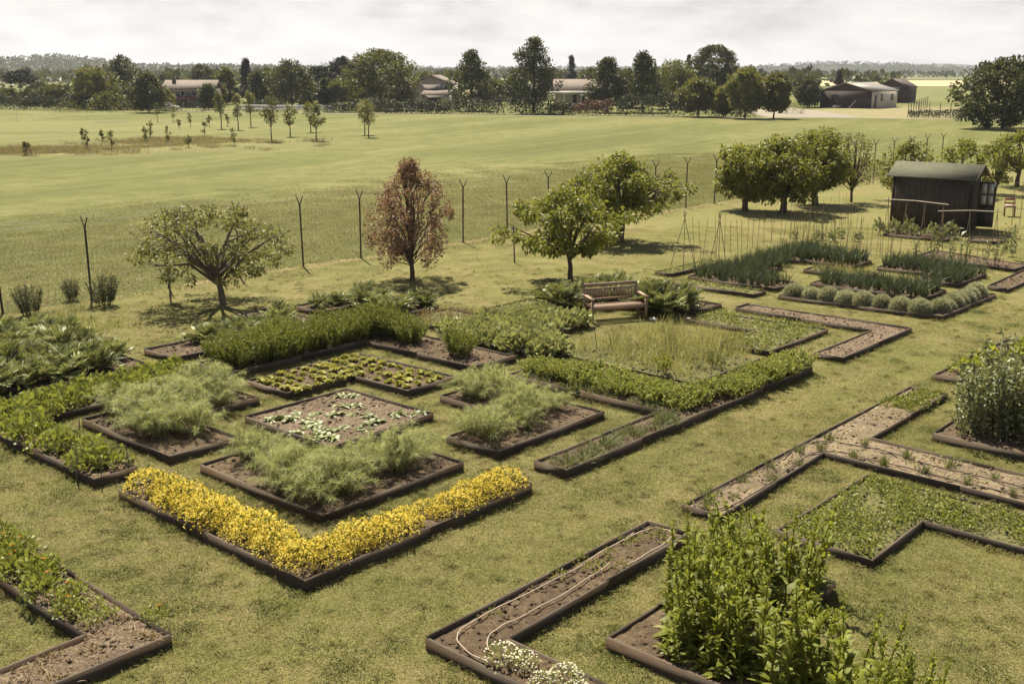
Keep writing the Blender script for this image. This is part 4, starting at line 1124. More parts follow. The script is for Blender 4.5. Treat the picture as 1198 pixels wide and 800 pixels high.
bed(LONG, 'long raised bed of green herb bushes that branches like a T', seed=17)
bed(GRN, 'raised bed of low light green plants inside the mulch bed', SOILG, seed=18, h=0.13)
bed(MUL, 'bare bed with pale bark mulch right of the green strip', MULCH, seed=19, h=0.13)
bed(FL2, 'flat narrow grassy bed in front of the leeks', SOILG, seed=20, h=0.13)
bed(LEK1, 'raised leek bed nearest the bench', seed=21, h=0.13)
bed(LEK2, 'raised leek bed farthest back by the canes', seed=22, h=0.13)
bed(LEK3, 'raised leek bed just behind the grey lavender mounds', seed=23, h=0.13)
bed(LEK4, 'raised leek bed nearest the dark shed', seed=24, h=0.13)
bed(MIDS, 'small bed with pale weeds between the four leek beds', SOILG, seed=25, h=0.15)
bed(LAV, 'raised bed edged with round grey lavender mounds', seed=26, h=0.13)
bed(HOS, 'brown soil bed with pale drip hoses in the foreground', seed=27, clods=60)
bed(SAN, 'sandy bed with drip lines and evenly spaced chive tufts', SOILP, seed=28, h=0.13)
bed(WED, 'weedy bed of low green ground cover at the right', SOILG, seed=29, h=0.13)
bed(BEAN, 'raised bed beneath the big grey green bean plants', seed=30)
bed(LTG, 'raised bed of yellow green leaves at the right edge', seed=31, h=0.13)
bed(FGB, 'raised bed of tall leafy green stems in the near foreground', seed=32)
bed(LOL, 'raised bed with marigolds and weeds at the lower left corner', MULCH, seed=33)
bed(BR1, 'bare dark soil bed at the right edge beyond the lavender', seed=34, h=0.13)
bed(BR2, 'bare dark soil bed between the leeks and the right edge', seed=35, h=0.13)
bed(SHB, 'soil bed along the foot of the dark shed', seed=36, h=0.13)
bed(SHB2, 'small soil bed at the right corner of the dark shed', seed=37, h=0.13)
bed(P1, 'narrow grassy bed left of the leeks', SOILG, seed=38, h=0.13)

# ------------------------------------------------------------ lawn blades (stuff)
def grass_stuff(name, label, blades_fn, pts, mat, seed):
    """one object: the first part of the mesh is a patch of blades, the loose points tell where it is repeated"""
    rng = np.random.default_rng(seed); mb = MB(); blades_fn(mb, rng)
    me = mb.mesh(name, mat)
    nv = len(me.vertices); pts = np.asarray(pts, float)
    me.vertices.add(len(pts))
    co = np.empty(len(me.vertices) * 3, np.float32); me.vertices.foreach_get('co', co); co = co.reshape(-1, 3); co[nv:] = pts
    me.vertices.foreach_set('co', co.ravel())
    at = me.attributes.new('spot', 'BOOLEAN', 'POINT'); v = np.zeros(len(me.vertices), bool); v[nv:] = True; at.data.foreach_set('value', v)
    o = bpy.data.objects.new(name, me); COL.objects.link(o); tag(o, label, None, kind='stuff')
    ng = bpy.data.node_groups.new(name, 'GeometryNodeTree')
    ng.interface.new_socket('Geometry', in_out='INPUT', socket_type='NodeSocketGeometry'); ng.interface.new_socket('Geometry', in_out='OUTPUT', socket_type='NodeSocketGeometry')
    A = lambda t: ng.nodes.new(t)
    gi = A('NodeGroupInput'); go = A('NodeGroupOutput')
    na = A('GeometryNodeInputNamedAttribute'); na.data_type = 'BOOLEAN'; na.inputs['Name'].default_value = 'spot'
    se = A('GeometryNodeSeparateGeometry'); se.domain = 'POINT'
    ng.links.new(gi.outputs[0], se.inputs[0]); ng.links.new([s for s in na.outputs if s.enabled][0], se.inputs[1])
    mp = A('GeometryNodeMeshToPoints'); ng.links.new(se.outputs[0], mp.inputs[0])
    ip = A('GeometryNodeInstanceOnPoints')
    ng.links.new(mp.outputs[0], ip.inputs['Points']); ng.links.new(se.outputs[1], ip.inputs['Instance'])
    rv = A('FunctionNodeRandomValue'); rv.data_type = 'FLOAT_VECTOR'; rv.inputs[0].default_value = (0, 0, 0); rv.inputs[1].default_value = (0, 0, 6.28)
    ng.links.new(rv.outputs[0], ip.inputs['Rotation'])
    rs = A('FunctionNodeRandomValue'); rs.data_type = 'FLOAT'
    rs.inputs[2].default_value = 0.75; rs.inputs[3].default_value = 1.3
    ng.links.new(rs.outputs[1], ip.inputs['Scale'])
    ng.links.new(ip.outputs[0], go.inputs[0])
    md = o.modifiers.new('scatter', 'NODES'); md.node_group = ng
    return o
def leaf_by_pos(name, dark, light, dry, tr=0.3):
    m = foliage(name, dark, light, tr, 0.7, 0.12, 0.15)
    t = m.node_tree; hs = [n for n in t.nodes if n.type == 'HUE_SAT'][0]
    src = hs.inputs['Color'].links[0].from_socket
    n1 = noise(t, 1.3, 6, pos(t), 0.7); n2 = noise(t, 5.5, 4, pos(t), 0.7); n3 = noise(t, 0.3, 4, pos(t), 0.6)
    c = mixc_(t, ramp(t, n1, [(0.38, (0, 0, 0)), (0.57, (0.95, 0.95, 0.95))]), src, dry)
    c = mixc_(t, ramp(t, n2, [(0.38, (0.45, 0.45, 0.45)), (0.52, (0, 0, 0))]), c, tuple(x * 1.3 for x in dark))
    c = mixc_(t, ramp(t, n3, [(0.42, (0, 0, 0)), (0.6, (0.45, 0.45, 0.45))]), c, (0.105, 0.115, 0.03))
    t.links.new(c, hs.inputs['Color']); return m
GRASS = leaf_by_pos('lawn_blades', (0.055, 0.062, 0.018), (0.22, 0.215, 0.062), (0.31, 0.26, 0.11))
rng = np.random.default_rng(9)
def lawn_patch(mb, rng):
    n = 620
    P = np.c_[rng.normal(0, 0.24, n), rng.normal(0, 0.24, n), np.zeros(n)]
    D = rdir(rng, n, 0.35, 1)
    blades(mb, rng, P, D, rng.uniform(0.018, 0.05, n), rng.uniform(0.004, 0.008, n), 0.6, 2, tint=rng.uniform(0, 1, n))
def in_lawn(x, y):
    # on the garden side of the fence
    return (x - FX) * -FD.y + (y - FY) * FD.x < -0.1
pts = []
y = 7.5
while y < 46:
    sp_ = 0.34 if y < 20 else (0.46 if y < 30 else 0.7)
    hw = y * 0.56 + 2.5
    for x in np.arange(-hw, hw, sp_):
        q = (x + rng.uniform(-sp_, sp_) * .5, y + rng.uniform(-sp_, sp_) * .5, 0.004)
        if in_lawn(q[0], q[1]): pts.append(q)
    y += sp_
print('lawn patches', len(pts))
grass_stuff('lawn_grass', 'short mown grass of the garden lawn', lawn_patch, pts, GRASS, 1)
MEADOWB = leaf_by_pos('meadow_blades', (0.075, 0.078, 0.022), (0.21, 0.198, 0.065), (0.25, 0.21, 0.092))
def rough_patch(mb, rng):
    n = 220
    P = np.c_[rng.normal(0, 0.45, n), rng.normal(0, 0.45, n), np.zeros(n)]
    blades(mb, rng, P, rdir(rng, n, 0.4, 1), rng.uniform(0.05, 0.14, n), rng.uniform(0.01, 0.018, n), 0.7, 2, tint=rng.uniform(0, 1, n))
pts = []
for s_ in np.arange(-8, 62, 0.62):
    for off in np.arange(0.2, 24, 0.7):
        if rng.uniform() < (off - 12) / 12: continue
        q = fpt(s_ + rng.uniform(-.4, .4), off + rng.uniform(-.4, .4)); pts.append((q[0], q[1], 0))
grass_stuff('meadow_grass', 'rough tufted meadow grass beyond the wire fence', rough_patch, pts, MEADOWB, 2)
def edge_patch(mb, rng):
    n = 34
    P = np.c_[rng.normal(0, 0.05, n), rng.normal(0, 0.05, n), np.zeros(n)]
    blades(mb, rng, P, rdir(rng, n, 0.5, 1), rng.uniform(0.05, 0.14, n), rng.uniform(0.004, 0.009, n), 0.7, 3, tint=rng.uniform(0, 1, n))
pts = []
for P in BEDPOLY:
    n = len(P)
    cxp = sum(p[0] for p in P) / n; 
    O = inset(P, -0.035)
    for i in range(n):
        a, b = Vector(O[i]), Vector(O[(i + 1) % n]); L = (b - a).length; t = 0.0
        while t < L:
            q = a.lerp(b, t / L)
            dens = 0.5 + 0.5 * math.sin(q.x * 2.1 + 1.3) * math.cos(q.y * 1.7)
            if rng.uniform() < 0.25 + 0.6 * dens: pts.append((q.x + rng.normal(0, .015), q.y + rng.normal(0, .015), 0.0))
            t += 0.07
pts += [(x + rng.normal(0, .02), y, 0) for x, y in [fpt(k * STEP, 0.0) for k in range(-3, 25)] for _ in range(3)]
for _ in range(2600):
    y = rng.uniform(8, 36); x = rng.uniform(-1, 1) * (y * 0.56 + 2)
    if in_lawn(x, y) and not any(inside(P, x, y) for P in BEDPOLY): pts.append((x, y, 0))
EDGEG = leaf_by_pos('edge_grass_blades', (0.075, 0.08, 0.02), (0.20, 0.20, 0.055), (0.25, 0.21, 0.085))
grass_stuff('edge_grass', 'longer grass tufts along the bed boards and scattered over the lawn', edge_patch, pts, EDGEG, 4)
def clover_patch(mb, rng):
    n = 260; a = rng.uniform(0, 6.28, n); q = rng.uniform(0, 1, n) ** 0.7 * 0.22
    P = np.c_[q * np.cos(a), q * np.sin(a), rng.uniform(0.005, 0.03, n)]
    leaves(mb, rng, P, rdir(rng, n, 0, 0.8), rng.uniform(0.012, 0.026, n), rng.uniform(0.010, 0.018, n), tint=rng.uniform(0, 1, n))
pts = []
for _ in range(900):
    y = rng.uniform(8, 30); x = rng.uniform(-1, 1) * (y * 0.56 + 2)
    if math.sin(x * 0.9 + 2) * math.cos(y * 0.7) > -0.1 and in_lawn(x, y) and not any(inside(P, x, y) for P in BEDPOLY): pts.append((x, y, 0))
grass_stuff('clover', 'patches of darker clover in the lawn', clover_patch, pts, foliage('clover_leaves', (0.05, 0.065, 0.018), (0.17, 0.19, 0.06), 0.3, 0.6, 0.1), 6)
DRYG = foliage('dry_grass_blades', (0.10, 0.09, 0.04), (0.28, 0.235, 0.115), 0.3, 0.8, 0.1)
def tall_patch(mb, rng):
    n = 120
    P = np.c_[rng.normal(0, 0.5, n), rng.normal(0, 0.5, n), np.zeros(n)]
    blades(mb, rng, P, rdir(rng, n, 0.7, 1), rng.uniform(0.2, 0.5, n), rng.uniform(0.02, 0.04, n), 0.4, 2, tint=rng.uniform(0, 1, n))
pts = []
for _ in range(300):
    a = rng.uniform(0, 6.28); r = rng.uniform(0, 1) ** 0.5; r = min(1.5, abs(rng.normal(0, .55))); x, y = 17 * r * math.cos(a), 6 * r * math.sin(a)
    c, s_ = math.cos(.35), math.sin(.35); pts.append((-41 + x * c - y * s_, 90 + x * s_ + y * c, 0))
for _ in range(120):
    pts.append((-31 + rng.normal(0, 3.5), 103 + rng.normal(0, 2.4), 0))
grass_stuff('long_grass', 'brownish long grass on the far left of the meadow', tall_patch, pts, DRYG, 3)

# ------------------------------------------------------------ plant materials
M_FEN = foliage('fennel_leaves', (0.125, 0.14, 0.045), (0.345, 0.36, 0.14), 0.4, var=0.12)
M_STR = foliage('strawberry_leaves', (0.06, 0.078, 0.018), (0.28, 0.30, 0.075), 0.3, var=0.15)
M_HRB = foliage('herb_hedge_leaves', (0.05, 0.065, 0.014), (0.20, 0.22, 0.05), 0.35, var=0.1)
M_HRB2 = foliage('herb_bush_leaves', (0.10, 0.115, 0.03), (0.31, 0.33, 0.10), 0.35, var=0.12)
M_ART = foliage('artichoke_leaves', (0.045, 0.055, 0.018), (0.28, 0.295, 0.13), 0.2, 0.5, 0.2)
M_LET = foliage('lettuce_leaves', (0.20, 0.20, 0.055), (0.48, 0.46, 0.17), 0.35, var=0.12)
M_PALE = foliage('pale_limp_leaves', (0.10, 0.12, 0.04), (0.27, 0.29, 0.13), 0.2, 0.45, 0.15)
M_YELF = foliage('yellow_petals', (0.48, 0.36, 0.04), (0.82, 0.69, 0.17), 0.35, 0.6, 0.08)
M_YELG = foliage('yellow_plant_leaves', (0.05, 0.06, 0.015), (0.16, 0.17, 0.04), 0.3)
M_LAV = foliage('lavender_leaves', (0.24, 0.24, 0.16), (0.50, 0.50, 0.36), 0.25, var=0.15)
M_LEK = foliage('leek_leaves', (0.022, 0.034, 0.02), (0.10, 0.125, 0.07), 0.2, 0.5, 0.15)
M_TALL = foliage('tall_stem_leaves', (0.08, 0.095, 0.014), (0.27, 0.29, 0.05), 0.4, 0.55, 0.12, 0.25)
M_BEAN = foliage('bean_leaves', (0.07, 0.08, 0.038), (0.26, 0.27, 0.15), 0.25, 0.45, 0.12)
M_POT = foliage('potato_leaves', (0.07, 0.08, 0.03), (0.38, 0.39, 0.19), 0.25, 0.5, 0.12)
M_CHV = foliage('chive_leaves', (0.055, 0.07, 0.022), (0.17, 0.19, 0.07), 0.3)
M_ORA = foliage('orange_petals', (0.55, 0.16, 0.02), (0.80, 0.30, 0.04), 0.3, 0.6, 0.1)
M_WHF = foliage('white_petals', (0.60, 0.58, 0.48), (0.88, 0.86, 0.76), 0.3, 0.6, 0.05)
M_DGR = foliage('dark_upright_leaves', (0.028, 0.034, 0.014), (0.085, 0.09, 0.04), 0.2, var=0.15)
M_RDW = foliage('reddish_weed', (0.14, 0.10, 0.045), (0.30, 0.22, 0.12), 0.3, var=0.15)
M_TAN = foliage('dry_stems', (0.15, 0.14, 0.05), (0.38, 0.35, 0.165), 0.3, 0.8, 0.12)
M_LIME = foliage('lime_leaves', (0.12, 0.14, 0.02), (0.34, 0.36, 0.07), 0.35, var=0.12)

def variants(fn, name, mat, cnt, seed, **k):
    out = []
    for i in range(cnt):
        rng = np.random.default_rng(seed + i * 17); mb = MB(); fn(mb, rng, **k); out.append(mb.mesh(name, mat))
    return out
def plant(name, meshes, pts_ab, label, cat, group, seed, smin=0.85, smax=1.2, z=None, extra=None, extra_name=None, tilt=0.06, world=False, prob=1.0):
    """one object per plant; the first is linked, the rest are copies of it"""
    rng = np.random.default_rng(seed)
    if z is None: z = 0.085 if seed in (13, 20, 21, 22, 23, 24, 25, 26, 27, 28, 45) else SOILZ
    protos = []
    for i, me in enumerate(meshes):
        o = bpy.data.objects.new(name, me)
        tag(o, label, cat, group)
        if extra:
            c = bpy.data.objects.new(extra_name, extra[i]); c.parent = o
        protos.append(o)
    used = [False] * len(protos); out = []
    for a, b in pts_ab:
        if rng.uniform() > prob: continue
        i = int(rng.integers(len(protos)))
        if not used[i]:
            o = protos[i]; used[i] = True; COL.objects.link(o)
            for c in o.children: COL.objects.link(c)
        else: o = dup(protos[i])
        x, y = (a, b) if world else g(a, b)
        o.location = (x, y, z - 0.01); o.rotation_euler = (rng.normal(0, tilt), rng.normal(0, tilt), rng.uniform(0, 6.28))
        s_ = rng.uniform(smin, smax); o.scale = (s_, s_, s_ * rng.uniform(0.9, 1.1)); out.append(o)
    return out

# --- prototypes
def f_fennel(mb, rng, h=0.55, n=30):
    for i in range(n):
        d = rdir(rng, 1, 0.45, 1)[0]; L = h * rng.uniform(0.7, 1.15)
        b = np.array([rng.normal(0, .04), rng.normal(0, .04), 0])
        p = [b, b + d * L * 0.5 + [0, 0, 0.06], b + d * L * 0.85 + [0, 0, 0.05], b + d * L * 1.1 - [0, 0, 0.02]]
        mb.tube(p, 0.006, 0.002, 4, tint=0.4, cap=False)
        k = 100
        t = rng.uniform(0.2, 1.1, k)
        q = np.array(p); idx = np.clip(t * 3, 0, 2.99); j = idx.astype(int); f_ = (idx - j)[:, None]
        P = q[j] * (1 - f_) + q[j + 1] * f_
        D = unit(rdir(rng, k) + d * 0.7 + np.array([0, 0, 0.15]))
        blades(mb, rng, P, D, rng.uniform(0.06, 0.16, k), rng.uniform(0.003, 0.006, k), 0.5, 2, tint=np.clip(rng.uniform(0.2, 1, k) * 0.6 + 0.4 * t, 0, 1))
def f_mound(mb, rng, r=0.25, h=0.22, n=90, leaf=0.08, asp=0.75, up=0.6, stems=True, z0=0.03, rag=0.18):
    d = rdir(rng, n, 0.0, 1)
    P = d * np.array([r, r, h]) * rng.uniform(0.35, 1.0, (n, 1)) ** 0.5 * (1 + rng.normal(0, rag, (n, 1))); P[:, 2] = np.maximum(P[:, 2], 0) + z0
    D = unit(d * 0.6 + rdir(rng, n) * 0.6 + np.array([0, 0, up - 0.6 * 0]) * 0.5)
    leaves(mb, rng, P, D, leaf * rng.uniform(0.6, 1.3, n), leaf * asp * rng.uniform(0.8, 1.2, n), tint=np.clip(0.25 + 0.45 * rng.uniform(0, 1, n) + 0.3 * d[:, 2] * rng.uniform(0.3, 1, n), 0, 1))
    if stems:
        for i in range(7):
            q = P[rng.integers(n)]; mb.tube([(0, 0, -0.02), q * [0.5, 0.5, 0.6], q], 0.005, 0.002, 4, tint=0.3, cap=False)
def f_shoots(mb, rng, r=0.35, h=0.8, n=60, leaf=0.05, per=22, asp=0.4, spread=0.35, w=0.01, rmin=0.0):
    a = rng.uniform(0, 6.28, n); rr = r * rng.uniform(rmin, 1, n) ** 0.5
    for i in range(n):
        b = np.array([rr[i] * math.cos(a[i]) * 0.5, rr[i] * math.sin(a[i]) * 0.5, 0])
        L = h * rng.uniform(0.72, 1.08) * (1 - 0.25 * (rr[i] / r) ** 2)
        e = np.array([rr[i] * math.cos(a[i]) * (1 + spread), rr[i] * math.sin(a[i]) * (1 + spread), L])
        m_ = (b + e) / 2 + np.array([0, 0, 0.08 * h]) + rng.normal(0, 0.02, 3)
        t = rng.uniform(0.12, 1, per)[:, None]
        P = (1 - t) ** 2 * b + 2 * t * (1 - t) * m_ + t * t * e
        D = unit(rdir(rng, per) + unit(e - b) * 0.9)
        leaves(mb, rng, P, D, leaf * rng.uniform(0.6, 1.3, per) * (1.15 - 0.4 * t[:, 0]), leaf * asp, tint=np.clip(0.1 + 0.5 * rng.uniform(0, 1, per) + 0.4 * t[:, 0] ** 2, 0, 1))
        if i % 3 == 0: mb.tube([b, m_, e], w * 0.5, w * 0.2, 4, tint=0.2, cap=False)
def f_artichoke(mb, rng, n=20, L=0.80, spread=1.0):
    for i in range(n):
        az = rng.uniform(0, 6.28); el = rng.uniform(0.5, 1.35) if i > 4 else rng.uniform(1.2, 1.5)
        l = L * rng.uniform(0.65, 1.1); seg = 11; w = 0.16 * l * rng.uniform(0.8, 1.2)
        h = np.array([math.cos(az), math.sin(az), 0]); s_ = np.array([-math.sin(az), math.cos(az), 0])
        t = np.linspace(0, 1, seg + 1)[:, None]
        dr = rng.uniform(0.2, 0.8)
        C = h * (math.cos(el) * t * l + 0.30 * dr * t * t * l) * spread + np.array([0, 0, 1.0]) * (math.sin(el) * t * l - dr * 0.62 * t ** 2.4 * l)
        tn = rng.uniform(0.25, 1)
        roll = rng.uniform(-0.5, 0.5)
        sv = unit(s_ + np.array([0, 0, roll]))
        for side in (1, -1):
            # separate pointed lobes along the midrib
            tt = np.linspace(0.14, 0.97, 10); k = len(tt)
            P = np.stack([np.interp(tt, t[:, 0], C[:, j]) for j in range(3)], 1)
            Wd = w * 2.0 * np.sin(np.pi * np.minimum(tt ** 0.75, 0.97)) + 0.02
            fw = unit(np.gradient(P, axis=0))
            D = unit(sv * side + fw * 0.75 + np.array([0, 0, 0.25]))
            leaves(mb, rng, P, D, Wd * 1.15, Wd * 0.17 + 0.012, tint=np.clip(tn + rng.uniform(-0.15, 0.15, k), 0, 1), fold=0.1)
        wv = (w * 0.14 * np.sin(np.pi * np.clip(t, 0.06, 0.98) ** 0.7))
        V = np.concatenate([C - sv * wv, C + sv * wv], 1).reshape(-1, 3)
        mb.add(V, [(2 * j, 2 * j + 1, 2 * j + 3, 2 * j + 2) for j in range(seg)], 0, min(1, tn + 0.25))
def f_rosette(mb, rng, r=0.105, n=44, asp=0.75, el=0.9):
    a = rng.uniform(0, 6.28, n); k = rng.uniform(0.15, 1, n)
    D = np.stack([np.cos(a) * k, np.sin(a) * k, (1.15 - k) * el + 0.25], 1)
    leaves(mb, rng, np.zeros((n, 3)) + [0, 0, 0.01], D, r * (0.7 + 0.5 * k), r * asp, tint=np.clip(0.9 - k * 0.6 + rng.uniform(-.1, .1, n), 0, 1), fold=0.5, shape=0.6)
def f_limp(mb, rng, r=0.17, n=16):
    for _ in range(3):
        c = np.array([rng.normal(0, .09), rng.normal(0, .09), 0.02])
        D = rdir(rng, n, 0.05, 0.8)
        blades(mb, rng, np.zeros((n, 3)) + c, D, r * rng.uniform(0.6, 1.2, n), rng.uniform(0.05, 0.085, n), 0.75, 4, tint=rng.uniform(0, 1, n))
def f_yflow(mb, rng, r=0.3, h=0.235, n=560):
    d = rdir(rng, n, 0.02, 1)
    P = d * np.array([r, r, h]) * (0.88 + 0.16 * rng.uniform(0, 1, (n, 1))) * (1 + 0.10 * np.sin(d[:, :1] * 11) * np.cos(d[:, 1:2] * 9)); P[:, 2] += 0.03
    keep = rng.uniform(0, 1, n) < 0.35 + 0.8 * d[:, 2] ** 0.7
    P = P[keep]; k = len(P)
    for _ in range(2):
        leaves(mb, rng, P, unit(rdir(rng, k) + [0, 0, .3]), rng.uniform(0.018, 0.032, k), rng.uniform(0.016, 0.028, k), tint=rng.uniform(0, 1, k), shape=0.5)
def f_leek(mb, rng, L=0.62, n=11):
    a0 = rng.uniform(0, 3.14)
    for j in range(4):
        c = np.array([rng.normal(0, .08), rng.normal(0, .05), 0])
        a = a0 + (rng.integers(0, 2, n) * math.pi) + rng.normal(0, .5, n); k = rng.uniform(0.05, 0.5, n)
        D = np.stack([np.cos(a) * k, np.sin(a) * k, np.ones(n)], 1)
        blades(mb, rng, np.zeros((n, 3)) + c, D, L * rng.uniform(0.5, 1.15, n), rng.uniform(0.014, 0.026, n), rng.uniform(0.05, 0.7, n), 4, tint=rng.uniform(0, 1, n))
def f_tall(mb, rng, h=0.86, stems=4, leaf=0.15):
    for i in range(stems):
        b = np.array([rng.normal(0, .10), rng.normal(0, .10), 0]); hh = h * rng.uniform(0.55, 1.0) * (1.25 if i == 0 else 1)
        e = b + np.array([rng.normal(0, .10), rng.normal(0, .10), hh]); m_ = (b + e) / 2 + rng.normal(0, .03, 3)
        mb.tube([b, m_, e], 0.012, 0.005, 5, tint=0.35, cap=False)
        k = int(36 * hh); t = np.sort(rng.uniform(0.03, 1.0, k))[:, None]
        P = (1 - t) ** 2 * b + 2 * t * (1 - t) * m_ + t * t * e
        a = np.arange(k) * 2.4 + rng.normal(0, .4, k)
        el = 0.8 + 1.2 * t[:, 0]
        D = np.stack([np.cos(a), np.sin(a), el + rng.normal(0, .3, k)], 1)
        lz = leaf * (1.25 - 0.75 * t[:, 0] ** 1.5) * rng.uniform(0.7, 1.2, k)
        blades(mb, rng, P, D, lz * 1.2, lz * 0.42, rng.uniform(0.2, 1.2, k), 3, tint=np.clip(rng.uniform(0, 0.6, k) + 0.4 * t[:, 0], 0, 1))
        k = 22; z = rng.uniform(0.9, 1.12, k)[:, None]
        P = b + (e - b) * z + rng.normal(0, .012, (k, 3)); leaves(mb, rng, P, rdir(rng, k, 0, 1), 0.04, 0.022, tint=0.5)
    k = 26; a = rng.uniform(0, 6.28, k); D = np.stack([np.cos(a), np.sin(a), rng.uniform(0.2, 1.2, k)], 1)
    blades(mb, rng, np.zeros((k, 3)), D, rng.uniform(0.16, 0.34, k), rng.uniform(0.06, 0.09, k), 1.0, 4, tint=rng.uniform(0, 1, k))
def f_bean(mb, rng, h=1.15, stems=7):
    for i in range(stems):
        b = np.array([rng.normal(0, .12), rng.normal(0, .12), 0]); hh = h * rng.uniform(0.75, 1.1)
        e = b + np.array([rng.normal(0, .16), rng.normal(0, .16), hh]); m_ = (b + e) / 2 + rng.normal(0, .04, 3)
        mb.tube([b, m_, e], 0.009, 0.005, 4, tint=0.3, cap=False)
        k = 62; t = rng.uniform(0.05, 1.03, k)[:, None]
        P = (1 - t) ** 2 * b + 2 * t * (1 - t) * m_ + t * t * e + rdir(rng, k) * 0.07
        D = unit(rdir(rng, k, -0.3, 1)); 
        leaves(mb, rng, P, D, rng.uniform(0.06, 0.12, k), rng.uniform(0.035, 0.06, k), tint=rng.uniform(0, 1, k), shape=0.5)
def f_tuft(mb, rng, h=0.2, n=60, r=0.06, w=0.006, sp=0.45, dr=0.5):
    P = np.c_[rng.normal(0, r, n), rng.normal(0, r, n), np.zeros(n)]
    D = np.c_[P[:, :2] * 3 + rng.normal(0, sp, (n, 2)), np.ones(n)]
    blades(mb, rng, P, D, h * rng.uniform(0.5, 1.15, n), w * rng.uniform(0.7, 1.3, n), dr, 3, tint=rng.uniform(0, 1, n))
def f_lav(mb, rng, r=0.27, h=0.33, n=2000):
    d = rdir(rng, n, 0.0, 1)
    P = d * np.array([r, r, h]) * 0.82; D = unit(d + rdir(rng, n) * 0.22 + [0, 0, .1])
    leaves(mb, rng, P, D, rng.uniform(0.04, 0.075, n), rng.uniform(0.009, 0.014, n), tint=rng.uniform(0, 1, n))
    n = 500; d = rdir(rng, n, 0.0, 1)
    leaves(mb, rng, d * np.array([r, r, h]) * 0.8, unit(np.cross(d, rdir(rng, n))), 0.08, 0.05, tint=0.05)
def f_heads(mb, rng, spots, r=0.03, n=14):
    for c in spots:
        a = np.arange(n) * 2 * math.pi / n
        D = np.stack([np.cos(a), np.sin(a), np.full(n, 0.25)], 1)
        leaves(mb, rng, np.zeros((n, 3)) + c, D, r, r * 0.55, tint=rng.uniform(0, 1, n), fold=0.1)
def flower_set(fol_kw, seed, nv, nheads, r, h, hr, fm, hm, nm):
    A, B = [], []
    for i in range(nv):
        rng = np.random.default_rng(seed + i); mb = MB(); f_mound(mb, rng, **fol_kw); A.append(mb.mesh(nm, fm))
        d = rdir(rng, nheads, 0.3, 1); C = d * np.array([r, r, h]) + [0, 0, 0.04]
        mb = MB(); f_heads(mb, rng, C, hr); B.append(mb.mesh('flower_heads', hm))
    return A, B

# --- fennel
FEN = variants(f_fennel, 'fennel_plant', M_FEN, 4, 100)
R_ = random.Random(4)
plant('fennel_plant', FEN, scatter([(-4.6, 1.65), (-1.75, 1.65), (-1.75, 4.2), (-2.7, 4.2), (-2.7, 2.65), (-4.6, 2.65)], 0.42, R_, 0.16), 'feathery fennel plant in the bed behind the yellow flowers', 'fennel', 'fennel plants in the front bed', 1, 0.8, 1.15)
plant('fennel_plant', FEN, scatter([(-8.4, 1.6), (-5.9, 1.6), (-5.9, 2.6), (-7.15, 2.6), (-7.15, 4.3), (-8.4, 4.3)], 0.44, R_, 0.18), 'feathery fennel plant in the bed beside the staked leafy bed', 'fennel', 'fennel plants in the left bed', 2, 0.85, 1.2)
plant('fennel_plant', FEN, scatter([(-2.6, 5.4), (-1.7, 5.4), (-1.7, 7.9), (-4.4, 8.0), (-4.4, 6.95), (-2.6, 6.95)], 0.44, R_, 0.16), 'feathery fennel plant in the bed right of the centre square', 'fennel', 'fennel plants in the right bed', 3, 0.75, 1.1)
# --- strawberries (low leafy plants)
STRM = variants(f_mound, 'leafy_plant', M_STR, 4, 200, r=0.24, h=0.24, n=120, leaf=0.085, asp=0.85)
plant('leafy_plant', STRM, scatter([(-10.4, -.05), (-5.5, .02), (-5.5, .65), (-9.1, .8), (-9.1, 4.5), (-10.4, 4.5)], 0.34, R_, 0.16), 'low bright green leafy plant in the staked bed at the left edge', 'plant', 'low leafy plants in the staked bed', 4, 0.85, 1.25)
# --- herb hedge
HRBM = variants(f_shoots, 'herb_bush', M_HRB, 4, 300, r=0.42, h=0.70, n=130, leaf=0.055, per=34, asp=0.42, spread=0.2)
plant('herb_bush', HRBM, scatter([(-10.35, 5.1), (-9.15, 5.1), (-9.15, 8.9), (-8.0, 8.95), (-8.0, 9.9), (-10.35, 9.9)], 0.5, R_, 0.3, 0.12), 'green herb bush grown into the tall dense hedge behind the lettuces', 'herb', 'herb bushes of the dense hedge', 5, 0.9, 1.15)
plant('herb_bush', HRBM[:1], [(-6.55, 9.45)], 'single round upright green bush in bare soil right of the herb hedge', 'bush', None, 6, 0.95, 0.96)
# --- lettuces
LETM = variants(f_rosette, 'lettuce', M_LET, 3, 400)
LP = [(a, b) for a in np.arange(-8.15, -6.95, 0.3) for b in np.arange(5.12, 6.75, 0.3)] + [(a, b) for a in np.arange(-8.15, -5.3, 0.3) for b in np.arange(6.85, 7.95, 0.3)]
LP = [(a + R_.uniform(-.03, .03), b + R_.uniform(-.03, .03)) for a, b in LP]
plant('lettuce', LETM, LP, 'small pale green lettuce rosette in the rows behind the centre square', 'lettuce', 'lettuces in rows', 7, 1.0, 1.4, prob=0.93)
# --- limp pale plants of the centre square
LIM = variants(f_limp, 'pale_leafy_plant', M_PALE, 4, 450)
LPT = [(-5.95, 5.65), (-5.8, 5.8), (-5.9, 3.75), (-5.75, 4.3), (-5.5, 4.45), (-5.2, 4.7), (-5.35, 4.1), (-5.0, 4.2), (-4.8, 3.9), (-4.6, 4.05), (-4.45, 3.75), (-4.25, 3.65), (-4.1, 3.85),
       (-4.35, 4.3), (-4.1, 4.45), (-4.3, 4.9), (-4.95, 4.9), (-4.6, 5.0), (-5.3, 5.3), (-4.2, 5.5), (-4.0, 5.65), (-4.0, 5.8), (-5.6, 3.9), (-4.9, 3.6), (-5.5, 5.2)]
plant('pale_leafy_plant', LIM, LPT, 'limp pale plant on the bare soil of the square centre bed', 'plant', 'limp pale plants in the centre square', 8, 0.7, 1.2)
